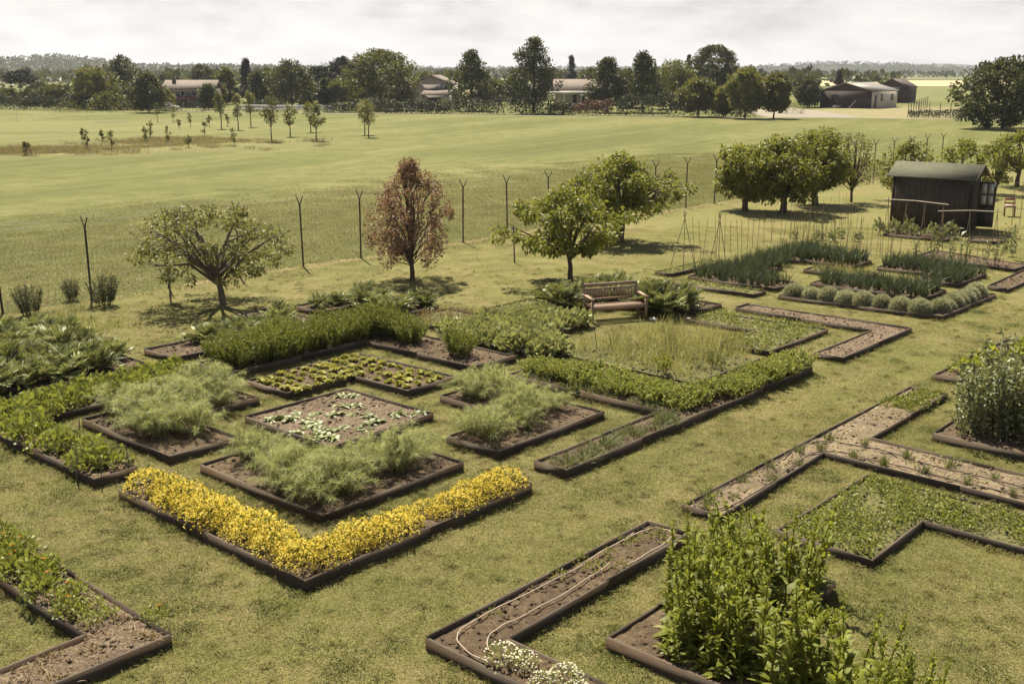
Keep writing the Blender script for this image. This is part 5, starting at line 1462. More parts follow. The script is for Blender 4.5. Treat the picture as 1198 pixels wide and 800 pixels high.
# --- yellow flowers
YF = variants(f_yflow, 'flower_heads', M_YELF, 4, 500)
YG = variants(f_mound, 'yellow_flower_plant', M_YELG, 4, 520, r=0.28, h=0.24, n=160, leaf=0.05, asp=0.5, stems=False)
YP = [(a, .32 + R_.uniform(-.05, .05)) for a in np.arange(-4.35, -0.2, 0.3)] + [(-.30 + R_.uniform(-.05, .05), b) for b in np.arange(.55, 4.2, 0.3)]
YP += [(a, .48) for a in np.arange(-4.0, -0.8, .45)] + [(-.45, b) for b in np.arange(.8, 4.1, .45)]
YP = [p for p in YP if not (abs(p[1] - 2.35) < .09)]
plant('yellow_flower_plant', YG, YP, 'low mounded plant covered in bright yellow flowers in the front bed', 'flowering plant', 'yellow flowering plants', 9, 0.72, 1.3, extra=YF, extra_name='flower_heads')
# --- artichokes
ARTM = variants(f_artichoke, 'artichoke_plant', M_ART, 5, 600, n=34)
plant('artichoke_plant', ARTM, scatter([(-16.6, .2), (-11.3, .6), (-11.3, 4.3), (-16.6, 4.8)], 0.72, R_, 0.2, 0.2), 'big artichoke plant with arching silver green leaves in the far left bed', 'artichoke', 'artichokes in the far left bed', 10, 0.8, 1.2)
plant('artichoke_plant', ARTM, [(-12.0, 6.3), (-11.5, 6.5), (-11.9, 7.1), (-11.45, 7.4), (-12.0, 7.9), (-11.5, 8.3), (-12.4, 8.8)], 'artichoke plant with arching leaves in the bed under the apple tree', 'artichoke', 'artichokes under the apple tree', 11, 0.65, 0.9)
plant('artichoke_plant', ARTM, [(-13.1, 10.6), (-13.1, 11.3), (-12.8, 11.9), (-12.3, 12.3), (-11.8, 11.7), (-11.3, 12.2), (-11.0, 11.6), (-11.0, 12.6), (-12.3, 11.6), (-13.2, 12.4)], 'artichoke plant with arching leaves before the copper tree', 'artichoke', 'artichokes before the copper tree', 12, 0.6, 0.85)
plant('artichoke_plant', ARTM, [(-8.3, 15.3), (-7.9, 15.9), (-8.2, 16.6), (-7.5, 16.5), (-7.7, 17.3), (-7.0, 17.0), (-6.4, 17.2), (-6.2, 16.7), (-5.9, 17.6), (-6.8, 17.9), (-8.2, 17.7), (-5.5, 17.1), (-5.6, 16.6)], 'artichoke plant with arching silver green leaves behind the bench', 'artichoke', 'artichokes behind the bench', 13, 0.95, 1.3)
# --- potato leaves
POTM = variants(f_mound, 'potato_plant', M_POT, 4, 700, r=0.34, h=0.24, n=230, leaf=0.135, asp=0.8)
plant('potato_plant', POTM, scatter([(-8.35, 10.7), (-5.05, 10.7), (-5.05, 11.95), (-6.3, 11.95), (-6.3, 14.1), (-7.9, 14.1), (-7.9, 12.6), (-8.35, 12.6)], 0.42, R_, 0.15, 0.15), 'crinkled grey green potato plant in the mass left of the bench', 'potato plant', 'potato plants left of the bench', 14, 0.85, 1.2)
# --- long herb bed
HB2 = variants(f_shoots, 'herb_plant', M_HRB2, 4, 800, r=0.3, h=0.36, n=56, leaf=0.06, per=26, asp=0.5)
plant('herb_plant', HB2, scatter([(-.6, 9.3), (.0, 9.3), (.05, 13.8), (-.6, 13.8)], 0.34, R_, 0.16, 0.12) + scatter([(-4.4, 9.35), (-.7, 9.35), (-.7, 10.1), (-4.4, 10.1)], 0.36, R_, 0.1, 0.15), 'bushy light green herb in the long T shaped bed', 'herb', 'bushy herbs in the long T shaped bed', 15, 0.75, 1.15)
TFT = variants(f_tuft, 'herb_tuft', M_CHV, 3, 850, h=0.26, n=70, r=0.07, w=0.011)
plant('herb_tuft', TFT, scatter([(-.6, 5.4), (.0, 5.4), (.0, 9.3), (-.6, 9.3)], 0.2, R_, 0.11, 0.3), 'small green tuft in the near narrow end of the long bed', 'herb tuft', 'small tufts in the narrow end of the long bed', 16, 0.6, 1.1, prob=0.85)
plant('herb_tuft', TFT, [(a, 9.08) for a in np.arange(-4.1, -.7, .45)], 'small green tuft on the cross arm of the long bed', 'herb tuft', 'tufts along the cross arm of the long bed', 17, 0.8, 1.3)
# --- tall near foreground plants
TAL = variants(f_tall, 'tall_leafy_plant', M_TALL, 5, 900)
plant('tall_leafy_plant', TAL, scatter([(3.85, 1.6), (7.2, 1.6), (7.2, 2.6), (5.0, 2.6), (5.0, 4.4), (3.85, 4.4)], 0.31, R_, 0.1, 0.2), 'tall upright plant with broad bright green leaves in the near foreground bed', 'plant', 'tall leafy plants in the near foreground', 18, 0.6, 1.25, tilt=0.09)
# --- broad beans
BNM = variants(f_bean, 'bean_plant', M_BEAN, 4, 950)
BP = scatter([(4.0, 11.6), (6.6, 11.6), (6.6, 14.2), (4.0, 14.2)], 0.42, R_, 0.12, 0.2)
plant('bean_plant', BNM, BP, 'tall grey green bean plant at the right edge', 'bean plant', 'bean plants at the right edge', 19, 0.8, 1.15)
LTM = variants(f_mound, 'leafy_vegetable', M_LIME, 3, 970, r=0.24, h=0.2, n=80, leaf=0.12, asp=0.8)
plant('leafy_vegetable', LTM, scatter([(2.5, 15.3), (3.2, 15.4), (3.25, 19.2), (2.6, 19.2)], 0.42, R_, 0.14, 0.15), 'yellow green leafy vegetable in the bed behind the bean plants', 'vegetable', 'yellow green vegetables behind the beans', 20, 0.8, 1.2)
plant('leafy_vegetable', variants(f_mound, 'leafy_vegetable', M_STR, 2, 975, r=0.2, h=0.12, n=80, leaf=0.07, asp=0.6), scatter([(2.4, 12.3), (3.0, 12.3), (3.0, 13.9), (2.4, 13.9)], 0.26, R_, 0.08, 0.25), 'low leafy seedling on the pale sandy end of the right bed', 'seedling', 'leafy seedlings on the sandy bed', 21, 0.5, 1.0)
# --- chives on the drip lines
CHP = [(2.38, 5.9), (2.62, 6.25), (2.35, 6.9), (2.7, 7.3), (2.38, 7.8), (2.68, 8.25), (2.4, 8.75), (2.62, 9.15), (2.5, 9.75), (3.2, 9.2), (3.1, 9.85), (3.75, 9.15), (3.9, 9.75), (4.4, 9.2), (4.6, 9.8), (5.1, 9.2), (5.35, 9.75), (5.8, 9.2), (6.1, 9.7), (6.5, 9.15), (2.5, 5.6)]
plant('chive_tuft', variants(f_tuft, 'chive_tuft', M_CHV, 3, 990, h=0.28, n=80, r=0.035, w=0.008, sp=0.25), CHP, 'thin dark green chive tuft standing on the sandy drip hose bed', 'chives', 'chive tufts on the sandy bed', 22, 0.7, 1.2)
# --- lavender
LVM = variants(f_lav, 'lavender_mound', M_LAV, 4, 1020)
LV = [(-4.0 + i * 0.515, 20.98 + i * 0.03) for i in range(8)] + [(0.02, 21.6 + i * 0.47) for i in range(7)]
plant('lavender_mound', LVM, LV, 'round grey green lavender mound edging the leek beds', 'lavender', 'lavender mounds', 23, 1.1, 1.4, tilt=0.02)
# --- leeks
LKM = variants(f_leek, 'leek_clump', M_LEK, 5, 1060)
for poly, lab, gr, sd_ in ((LEK1 + [], 'clump of upright blue green leeks in the leek bed nearest the bench', 'leeks nearest the bench', 24), (LEK3, 'clump of upright blue green leeks behind the lavender mounds', 'leeks behind the lavender', 25),
                      (LEK4, 'clump of upright blue green leeks in the bed nearest the shed', 'leeks nearest the shed', 26), (LEK2, 'clump of upright blue green leeks in the bed farthest back by the canes', 'leeks by the canes', 27)):
    plant('leek_clump', LKM, scatter(poly, 0.24, R_, 0.13, 0.2, spb=0.36), lab, 'leeks', gr, sd_, 0.75, 1.15, tilt=0.03)
plant('leek_clump', LKM, scatter([(-7.9, 25.0), (-6.6, 25.0), (-6.6, 26.4), (-7.9, 26.4)], 0.26, R_, 0.1, 0.2), 'leek clump in the gap between the two left leek beds', 'leeks', 'leeks between the two left beds', 28, 0.75, 1.1)
# --- marigolds and weeds of the lower left bed
MA, MBh = flower_set(dict(r=0.22, h=0.24, n=150, leaf=0.08, asp=0.5), 1100, 3, 1, 0.2, 0.24, 0.03, M_STR, M_ORA, 'marigold_plant')
plant('marigold_plant', MA, [(-4.6, -2.2), (-4.2, -2.05), (-4.25, -2.45), (-3.9, -2.3), (-3.6, -2.05), (-3.5, -2.35), (-4.9, -2.1), (-4.9, -2.5), (-5.3, -2.2), (-3.2, -2.15), (-2.9, -2.05), (-3.0, -2.4), (-2.6, -2.2), (-2.2, -2.4), (-1.9, -2.15), (-1.5, -2.4), (-4.4, -2.25), (-4.05, -2.1), (-3.75, -2.2), (-3.3, -2.3), (-2.75, -2.15), (-5.1, -2.3), (-5.6, -2.1), (-5.6, -2.45)],
      'leafy marigold plant with orange flowers in the lower left bed', 'marigold', 'marigolds in the lower left bed', 29, 0.85, 1.25, extra=MBh, extra_name='flower_heads')
plant('marigold_plant', MA[:1], [(-.6, -1.78)], 'lone marigold with orange flowers at the tip of the lower left bed', 'marigold', None, 30, 0.7, 0.71, extra=MBh[:1], extra_name='flower_heads')
plant('weed', variants(f_tuft, 'weed', M_RDW, 3, 1120, h=0.14, n=40, r=0.06, w=0.012, sp=0.9), scatter([(-2.5, -2.45), (-.2, -2.45), (-.2, -2.0), (-2.5, -2.0)], 0.2, R_, 0.05, 0.35) + scatter([(-.75, -6), (-.2, -6), (-.2, -2.5), (-.75, -2.5)], 0.26, R_, 0.05, 0.35),
      'small straggly weed on the mulch of the lower left bed', 'weed', 'weeds in the lower left bed', 31, 0.6, 1.2, prob=0.8)
# --- white flowers of the hose bed
WA, WB = flower_set(dict(r=0.2, h=0.14, n=90, leaf=0.06, asp=0.5), 1150, 3, 60, 0.2, 0.17, 0.014, M_POT, M_WHF, 'white_flower_plant')
plant('white_flower_plant', WA, [(3.15, .28), (3.4, .38), (3.75, .25), (3.95, .42), (4.2, .3), (4.5, .4), (4.8, .28), (5.1, .4), (5.5, .3)], 'low white flowered plant at the near end of the hose bed', 'flowering plant', 'white flowering plants', 32, 0.7, 1.1, extra=WB, extra_name='flower_heads')
plant('weed', variants(f_mound, 'weed', M_STR, 2, 1160, r=0.14, h=0.06, n=46, leaf=0.04, asp=0.6, stems=False), [(2.45, 3.9), (2.6, 3.6), (2.4, 3.3), (2.65, 4.1), (2.5, 4.25), (2.3, 2.8), (2.75, 3.1), (2.35, 1.0), (2.35, 3.75), (2.55, 2.75), (3.2, .55), (2.5, 3.1), (2.32, 2.3)], 'small low weed growing in the drip hose bed', 'weed', 'weeds in the hose bed', 33, 0.6, 1.2)
# --- ground cover, wild grass and other uncountable growth
def cover(name, label, poly, mat, seed, dens, lf=0.04, h=0.08, kind='leaf', z=SOILZ):
    rng = np.random.default_rng(seed)
    a0 = min(p[0] for p in poly); a1 = max(p[0] for p in poly); b0 = min(p[1] for p in poly); b1 = max(p[1] for p in poly)
    n = int((a1 - a0) * (b1 - b0) * dens); A = rng.uniform(a0, a1, n); B = rng.uniform(b0, b1, n)
    ok = np.array([inside(poly, x, y) for x, y in zip(A, B)]); A = A[ok]; B = B[ok]
    w = np.sin(A * 3.1 + seed) * np.cos(B * 2.7 + seed * 2) + np.sin(A * 7 + B * 5) * 0.5 + rng.normal(0, 0.6, len(A))
    A = A[w > -0.55]; B = B[w > -0.55]; n = len(A)
    X = OX + A * AX + B * BX; Y = OY + A * AY + B * BY
    P = np.c_[X - X.mean(), Y - Y.mean(), rng.uniform(0, h, n) if kind == 'leaf' else np.zeros(n)]
    mb = MB()
    if kind == 'leaf': leaves(mb, rng, P, rdir(rng, n, 0, 1), lf * rng.uniform(0.6, 1.4, n), lf * 0.6, tint=rng.uniform(0, 1, n))
    else: blades(mb, rng, P, np.c_[rng.normal(0, .28, (n, 2)), np.ones(n)], h * rng.uniform(0.4, 1.15, n), lf * rng.uniform(0.6, 1.3, n), 0.35, 3, tint=rng.uniform(0, 1, n))
    o = mb.build(name, mat, None, (X.mean(), Y.mean(), z)); tag(o, label, kind='stuff'); return o
cover('ground_cover', 'low green weeds covering the right hand bed', inset(WED, .08), M_STR, 1, 1600, 0.05, 0.08, z=0.11)
cover('ground_cover', 'low light green leaves covering the strip before the mulch bed', inset(GRN, .06), M_STR, 2, 520, 0.06, 0.14)
cover('ground_cover', 'short grass on the narrow bed before the leeks', inset(FL2, .06), M_HRB2, 3, 420, 0.05, 0.08)
cover('ground_cover', 'short grass on the small bed under the bench fruit tree', inset(V1, .06), M_HRB2, 4, 500, 0.05, 0.07)
cover('ground_cover', 'weeds on the narrow bed left of the leeks', inset(P1, .06), M_HRB2, 5, 420, 0.05, 0.08)
cover('ground_cover', 'thin weeds on the pale sand of the long right bed', inset(SAN, .08), M_HRB2, 6, 60, 0.05, 0.05)
cover('wild_grass', 'tall dry straw coloured wild grass in front of the bench', [(-5.0, 11.5), (-1.5, 11.4), (-1.5, 15.2), (-4.6, 15.4)], M_TAN, 7, 170, 0.010, 0.6, 'blade', 0.1)
cover('wild_grass', 'green wild grass mixed into the dry meadow bed', [(-5.0, 11.2), (-1.3, 11.3), (-1.4, 14.6), (-5.0, 15.0)], M_HRB2, 8, 150, 0.012, 0.22, 'blade', 0.1)
cover('wild_grass', 'sparse reddish weeds behind the round bush', inset(RED, .05), M_RDW, 9, 300, 0.012, 0.28, 'blade', 0.14)
cover('wild_grass', 'thin pale weeds between the four leek beds', inset(MIDS, .03), M_TAN, 10, 260, 0.014, 0.4, 'blade', 0.1)
cover('wild_grass', 'longer grass around the stakes at the left lawn corner', [(-17.5, 3.5), (-15.0, 4.6), (-15.5, 6.2), (-18, 5.6)], M_HRB2, 11, 200, 0.014, 0.3, 'blade', 0.0)
cover('ground_cover', 'straw and small weeds on the mulch of the lower left bed', inset(LOL, .08), M_RDW, 12, 260, 0.035, 0.03)
cover('ground_cover', 'green weeds and seedlings over the middle of the lower left bed', [(-2.9, -2.45), (-.9, -2.45), (-.9, -2.0), (-2.9, -2.0)], M_HRB2, 14, 1300, 0.05, 0.14)
cover('ground_cover', 'scattered brown mulch and weeds on the soil by the herb hedge', inset(HED8, .08), M_RDW, 13, 60, 0.035, 0.03)
plant('dry_shrub', variants(f_shoots, 'dry_shrub', M_TAN, 3, 1190, r=0.25, h=0.6, n=30, leaf=0.045, per=14, asp=0.3), [(-4.4, 12.6), (-3.6, 12.2), (-2.9, 12.9), (-3.4, 13.5), (-2.3, 13.3), (-2.0, 12.4), (-2.6, 12.0), (-1.9, 13.8)], 'thin straw coloured shrub in the wild grass before the bench', 'shrub', 'straw coloured shrubs before the bench', 49, 0.7, 1.2)
plant('wild_shrub', variants(f_shoots, 'wild_shrub', M_LIME, 1, 1200, r=0.18, h=0.4, n=26, leaf=0.06, per=16, asp=0.4), [(-2.2, 11.45)], 'small bright lime green bush at the right of the dry grass bed', 'bush', None, 40, 1, 1.01)
plant('wild_shrub', variants(f_shoots, 'wild_shrub', M_CHV, 1, 1201, r=0.25, h=0.45, n=36, leaf=0.05, per=16, asp=0.3), [(-1.6, 12.6)], 'dark green thin leaved bush at the right end of the dry grass bed', 'bush', None, 41, 1, 1.01)
# --- dark upright bushes by the fence on the left
DUB = variants(f_shoots, 'upright_bush', M_DGR, 3, 1230, r=0.42, h=1.0, n=110, leaf=0.07, per=26, asp=0.25, spread=0.1)
for (x, y, s_, lab) in ((-13.15, 28.6, 0.95, 'dark upright bush nearest the left edge by the fence'), (-12.81, 30.62, 0.68, 'low wide dark bush just left of the tall fence post'), (-11.6, 29.9, 1.08, 'tall narrow dark bush just right of the left fence post')):
    plant('upright_bush', [DUB[int(s_ * 10) % 3]], [(x, y)], lab, 'bush', None, int(s_ * 100), s_, s_ + .01, z=0.01, world=True)
# --- cabbages at the shed
CAB = variants(f_mound, 'cabbage_plant', M_BEAN, 3, 1260, r=0.28, h=0.5, n=60, leaf=0.2, asp=0.6)
plant('cabbage_plant', CAB, [(-6.9, 35.1), (-6.5, 35.5), (-7.1, 35.7), (-6.1, 35.0), (-5.5, 35.3), (-5.1, 35.1), (-4.8, 35.5), (-7.4, 34.9)], 'grey green cabbage plant at the foot of the shed wall', 'cabbage', 'cabbages at the shed', 45, 0.7, 1.1)
plant('cabbage_plant', CAB, [(-7.6, 33.4), (-8.3, 33.0), (-9.0, 32.6), (-7.4, 32.6), (-8.6, 32.0), (-9.6, 31.8), (-8.0, 31.8)], 'grey green vegetable between the canes and the shed', 'vegetable', 'vegetables between canes and shed', 46, 0.5, 0.8, z=0.01)
TOM = variants(f_shoots, 'climbing_vegetable', M_BEAN, 2, 1270, r=0.16, h=0.9, n=10, leaf=0.09, per=16, asp=0.5)
plant('climbing_vegetable', TOM, [(-3.6, 29.2), (-3.0, 29.0), (-2.4, 28.9), (-1.9, 28.8), (-1.7, 30.4), (-1.3, 30.2)], 'leafy vegetable climbing behind the leeks nearest the shed', 'vegetable', 'climbing vegetables behind the leeks', 47, 0.8, 1.2)
plant('climbing_vegetable', TOM, [(-1.4, 32.3), (-.9, 32.6), (-1.8, 33.0), (-.5, 32.2), (-1.2, 33.6)], 'leafy grey green vegetable at the right edge below the shed', 'vegetable', 'vegetables at the right edge', 48, 0.9, 1.3)

# ------------------------------------------------------------ drip hoses
def hose(name, label, pts_ab, mat, r=0.011, z=SOILZ + 0.048, cat='hose', seed=0):
    rng = np.random.default_rng(seed)
    P = np.array([g(a, b) for a, b in pts_ab]); out = []
    n = len(P)
    for i in range(n - 1):          # Catmull-Rom
        p0, p1, p2, p3 = P[max(i - 1, 0)], P[i], P[i + 1], P[min(i + 2, n - 1)]
        for t in np.arange(0, 1, 0.125):
            out.append(0.5 * ((2 * p1) + (p2 - p0) * t + (2 * p0 - 5 * p1 + 4 * p2 - p3) * t * t + (3 * p1 - p0 - 3 * p2 + p3) * t ** 3))
    out.append(P[-1]); out = np.array(out); c = out.mean(0)
    k = np.arange(len(out))
    Z = z + 0.012 * np.sin(k * 0.7 + seed) * 0.6
    mb = MB(); mb.tube(np.c_[out - c, Z], r, sides=6)
    o = mb.build(name, mat, None, (c[0], c[1], 0), True); tag(o, label, cat); return o
hose('drip_hose', 'outer pale drip hose curving round the near corner of the brown soil bed', [(3.1, .12), (2.75, .14), (2.45, .28), (2.33, .62), (2.34, 1.4), (2.38, 2.4), (2.33, 3.2), (2.30, 4.0)], HOSE, 0.0085)
hose('drip_hose', 'inner pale drip hose with a hooked end in the brown soil bed', [(3.0, .3), (2.86, .36), (2.72, .52), (2.66, .75), (2.68, 1.1), (2.70, 1.8), (2.66, 2.6), (2.62, 3.0)], HOSE, 0.0085, seed=1)
hose('drip_hose', 'brown drip hose looping at the far end of the brown soil bed', [(2.82, 3.1), (2.82, 3.6), (2.80, 4.1), (2.70, 4.36), (2.50, 4.38), (2.36, 4.2), (2.34, 3.7)], HOSE, 0.010, seed=2)
hose('drip_hose', 'brown drip hose along the left side of the sandy bed', [(2.3, 5.55), (2.30, 6.4), (2.34, 7.4), (2.33, 8.6), (2.4, 9.4), (3.2, 9.75), (4.5, 9.62), (6.0, 9.6), (7.2, 9.55)], HOSED, 0.011, z=0.125, seed=3)
hose('drip_hose', 'brown drip hose along the near side of the sandy bed', [(2.3, 5.55), (2.5, 5.5), (2.72, 5.7), (2.78, 6.6), (2.68, 7.8), (2.62, 8.7), (2.85, 9.15), (3.6, 9.2), (5.0, 9.2), (6.4, 9.15), (7.2, 9.1)], HOSED, 0.011, z=0.125, seed=4)

# ------------------------------------------------------------ bench
TEAK = plain('reddish_teak', (0.27, 0.175, 0.115), 0.6, 5, 0.25, stretch=(0.3, 2, 2))
bx0, by0 = 2.11, 27.72
bang = math.atan2(0.55, 1.66)
bench = empty('garden_bench', (bx0, by0, 0), bang); tag(bench, 'reddish brown slatted wooden garden bench with armrests standing on the lawn', 'bench')
BL, BD = 1.62, 0.60
def bpart(name, fn, parent=bench, mat=TEAK):
    m = MB(); fn(m); return m.build(name, mat, parent)
for x in (0, BL - 0.06):
    bpart('leg', lambda m: m.box((x, 0, 0), (x + 0.06, 0.06, 0.62)))
    bpart('leg', lambda m: m.tube([(x + 0.03, BD - 0.03, 0), (x + 0.03, BD - 0.03, 0.43), (x + 0.03, BD + 0.10, 0.92)], 0.038, 0.034, 4))
    def arm(m): m.slab((x - 0.02, -0.04, 0.65), (x + 0.08, -0.04, 0.65), (x + 0.08, BD + 0.02, 0.68), (x - 0.02, BD + 0.02, 0.68), 0.028)
    bpart('armrest', arm)
    bpart('stretcher', lambda m: m.box((x + 0.012, 0.062, 0.14), (x + 0.048, BD - 0.065, 0.18)))
bpart('seat_rail', lambda m: m.box((0.062, 0.008, 0.33), (BL - 0.062, 0.05, 0.40)))
bpart('seat_rail', lambda m: m.box((0.062, BD - 0.055, 0.33), (BL - 0.062, BD - 0.015, 0.40)))
def seat(m):
    n = 17
    for i in range(n):
        x = 0.065 + (BL - 0.13) * i / (n - 1); m.box((x - 0.03, -0.015, 0.405), (x + 0.03, BD - 0.04, 0.428))
bpart('seat', seat)
def back(m):
    def P(x, z): return (x, BD - 0.03 + (z - 0.43) * 0.265, z)
    for z0_, z1_ in ((0.86, 0.935), (0.50, 0.545), (0.78, 0.81)):
        a, b, c, d = P(0.06, z0_), P(BL - 0.06, z0_), P(BL - 0.06, z1_), P(0.06, z1_)
        V = [a, b, c, d] + [(q[0], q[1] + 0.03, q[2]) for q in (a, b, c, d)]
        m.add(V, [(0, 1, 2, 3), (7, 6, 5, 4), (0, 4, 5, 1), (1, 5, 6, 2), (2, 6, 7, 3), (3, 7, 4, 0)])
    n = 17
    for i in range(n):
        x = 0.1 + (BL - 0.2) * i / (n - 1)
        a, b, c, d = P(x - 0.022, 0.547), P(x + 0.022, 0.547), P(x + 0.022, 0.778), P(x - 0.022, 0.778)
        V = [a, b, c, d] + [(q[0], q[1] + 0.02, q[2]) for q in (a, b, c, d)]
        m.add(V, [(0, 1, 2, 3), (7, 6, 5, 4), (0, 4, 5, 1), (1, 5, 6, 2), (2, 6, 7, 3), (3, 7, 4, 0)])
bpart('backrest', back)
def pebble(x, y, r, lab, seed):
    rng = np.random.default_rng(seed); bm = bmesh.new(); bmesh.ops.create_icosphere(bm, subdivisions=2, radius=r)
    for v in bm.verts: v.co.z *= 0.5; v.co += Vector(rng.normal(0, r * 0.08, 3))
    me = bpy.data.meshes.new('stone'); bm.to_mesh(me); bm.free(); me.materials.append(STONE)
    o = bpy.data.objects.new('stone', me); COL.objects.link(o); o.location = (x, y, r * 0.4); tag(o, lab, 'stone')
STONE = plain('pale_stone', (0.50, 0.46, 0.40), 0.8, 6, 0.15)
pebble(3.78, 28.05, 0.11, 'flat pale stone beside the right front bench leg', 1)
pebble(4.75, 28.2, 0.07, 'small pale stone right of the bench', 2)

# ------------------------------------------------------------ shed
SHEDW = plain('dark_shed_boards', (0.055, 0.042, 0.030), 0.75, 5, 0.35, stretch=(3, 3, 0.3))
SHEDR = plain('olive_roof_felt', (0.105, 0.103, 0.075), 1.0, 3, 0.12, spec=0.05)
scx, scy = 18.62, 43.9           # right front corner
shed = empty('garden_shed', (scx, scy, 0), R(-35)); tag(shed, 'dark brown wooden garden shed with an olive felt roof and glazed door', 'shed')
SL, SD, SH, SR = 3.05, 2.05, 2.27, 2.70
m = MB()
m.box((-SL, 0, 0.03), (0, SD, SH))
for xx in (-SL + 0.001, -0.001): m.add([(xx, 0, SH), (xx, SD, SH), (xx, SD / 2, SR)], [(0, 1, 2)])
# cladding boards standing a little proud
x = -SL + 0.005
rngs = np.random.default_rng(3)
while x < -0.10:
    m.box((x, -0.012 - rngs.uniform(0, .006), 0.03), (x + 0.112, -0.001, SH - 0.005)); x += 0.12
y = 0.95
while y < SD - 0.05:
    m.box((0.001, y, 0.03), (0.012 + rngs.uniform(0, .006), min(y + 0.112, SD), SH)); y += 0.12
m.build('wall', SHEDW, shed)
for (x, y) in ((-SL, -0.02), (-0.05, -0.02)):
    m = MB(); m.box((x, y - 0.03, 0.03), (x + 0.07, y - 0.002, SH - 0.03)); m.build('corner_board', SHEDW, shed)
m = MB(); k = (SR - SH) / (SD / 2); ov = 0.24
m.slab((-SL - 0.22, -ov, SH - ov * k + 0.06), (0.3, -ov, SH - ov * k + 0.06), (0.3, SD / 2, SR + 0.06), (-SL - 0.22, SD / 2, SR + 0.06), 0.05)
m.slab((-SL - 0.22, SD / 2, SR + 0.06), (0.3, SD / 2, SR + 0.06), (0.3, SD + ov, SH - ov * k + 0.06), (-SL - 0.22, SD + ov, SH - ov * k + 0.06), 0.05)
m.build('roof', SHEDR, shed)
for sg, (y0_, y1_) in ((1, (-ov, SD / 2 - 0.002)), (-1, (SD + ov, SD / 2 + 0.002))):
    m = MB(); za, zb = SH - ov * k + 0.0, SR + 0.0
    V = [(0.302, y0_, za - 0.08), (0.302, y1_, zb - 0.08), (0.302, y1_, zb + 0.055), (0.302, y0_, za + 0.055)]
    V = V + [(0.325, q[1], q[2]) for q in V]
    m.add(V, [(3, 2, 1, 0), (4, 5, 6, 7), (0, 1, 5, 4), (1, 2, 6, 5), (2, 3, 7, 6), (3, 0, 4, 7)]); m.build('barge_board', SHEDW, shed)
# open glazed door, hinged on the far jamb and swung outwards
dr_ = MB(); pn = MB()
dx, dy = 0.03, 1.90; a_ = R(8)
def dpt(u, v, z): return (dx + u * math.cos(a_) - v * math.sin(a_), dy + u * math.sin(a_) + v * math.cos(a_), z)
def dbox(mm, u0, u1, z0_, z1_, v0, v1):
    V = [dpt(u, v, z) for z in (z0_, z1_) for u, v in ((u0, v0), (u1, v0), (u1, v1), (u0, v1))]
    mm.add(V, [(3, 2, 1, 0), (4, 5, 6, 7), (0, 1, 5, 4), (1, 2, 6, 5), (2, 3, 7, 6), (3, 0, 4, 7)])
DW = 0.64
dbox(dr_, 0, DW, 0.08, 0.95, 0, 0.04)
for u in (0, DW / 2 - 0.03, DW - 0.08): dbox(dr_, u, u + (0.08 if u != DW / 2 - .03 else .06), 0.952, 1.98, 0, 0.04)
for z in (0.952, 1.42, 1.90): dbox(dr_, 0.081, DW - 0.081, z, z + 0.08 if z != 1.42 else z + .05, 0.004, 0.036)
do = dr_.build('door', SHEDW, shed)
SHG = plain('hazy_door_glass', (0.50, 0.50, 0.45), 0.25, 2, 0.08, spec=0.6)
for u0, u1 in ((0.082, DW / 2 - 0.032), (DW / 2 + 0.032, DW - 0.082)):
    for z0_, z1_ in ((1.034, 1.418), (1.472, 1.898)):
        pn = MB(); dbox(pn, u0, u1, z0_, z1_, 0.014, 0.024); pn.build('pane', SHG, do)
m = MB(); m.box((0.0005, 0.1, 0.08), (0.006, 0.9, 1.95)); m.build('doorway_shade_panel', plain('painted_interior_shade', (0.008, 0.006, 0.005), 1, 2, 0.1), shed)  # near-black panel on the closed wall, interior shade painted as colour

# ------------------------------------------------------------ canes, stakes, supports
def stick(name, label, cat, p0, p1, r=0.012, mat=None, group=None):
    m = MB(); c = Vector(p0)
    m.tube([(0, 0, 0), Vector(p1) - c], r, r * 0.8, 5); o = m.build(name, mat or CANE, None, c); tag(o, label, cat, group); return o
rng = np.random.default_rng(61)
def w2(a, b, z): x, y = g(a, b); return (x, y, z)
# rows of thin canes round the back of the leek beds
row = [(-9.55 + i * 0.0, 24.2 + i * 0.42) for i in range(30)] + [(-8.4, 29.2 + i * 0.3) for i in range(18)]
for i, (a, b) in enumerate(row):
    la, lb = rng.normal(0, .05, 2)
    stick('bean_cane', 'thin upright bean cane in the row left of the leeks', 'cane', w2(a + rng.normal(0, .1), b, 0), w2(a + la, b + lb, rng.uniform(1.15, 1.6)), 0.009, group='bean canes left of the leeks')
for i in range(22):
    a = -9.2 + i * 0.22; b = 31.0 - i * 0.05
    stick('bean_cane', 'thin upright bean cane in the row behind the leeks', 'cane', w2(a, b + rng.normal(0, .15), 0), w2(a + rng.normal(0, .05), b, rng.uniform(1.0, 1.5)), 0.008, group='bean canes behind the leeks')
for i in range(16):
    a = -6.0 + i * 0.38 + rng.normal(0, .1); b = 28.9 + rng.normal(0, .5)
    stick('bean_cane', 'thin cane standing among the leeks before the shed', 'cane', w2(a, b, 0.1), w2(a + rng.normal(0, .08), b, rng.uniform(1.1, 1.7)), 0.009, group='canes among the leeks')
# cane tripods
def tripod(a, b, h, label, spread=0.5, n=3):
    x, y = g(a, b); root = empty('cane_tripod', (x, y, 0)); tag(root, label, 'tripod')
    for i in range(n):
        t = i * 2 * math.pi / n + 0.4; m = MB()
        m.tube([(spread * math.cos(t), spread * math.sin(t), 0), (-0.06 * math.cos(t), -0.06 * math.sin(t), h)], 0.013, 0.010, 5); m.build('cane', CANE, root)
tripod(-8.9, 22.6, 2.0, 'tall cane tripod at the left corner of the leeks')
tripod(-8.4, 24.0, 1.9, 'second cane tripod behind the left leek bed', 0.35)
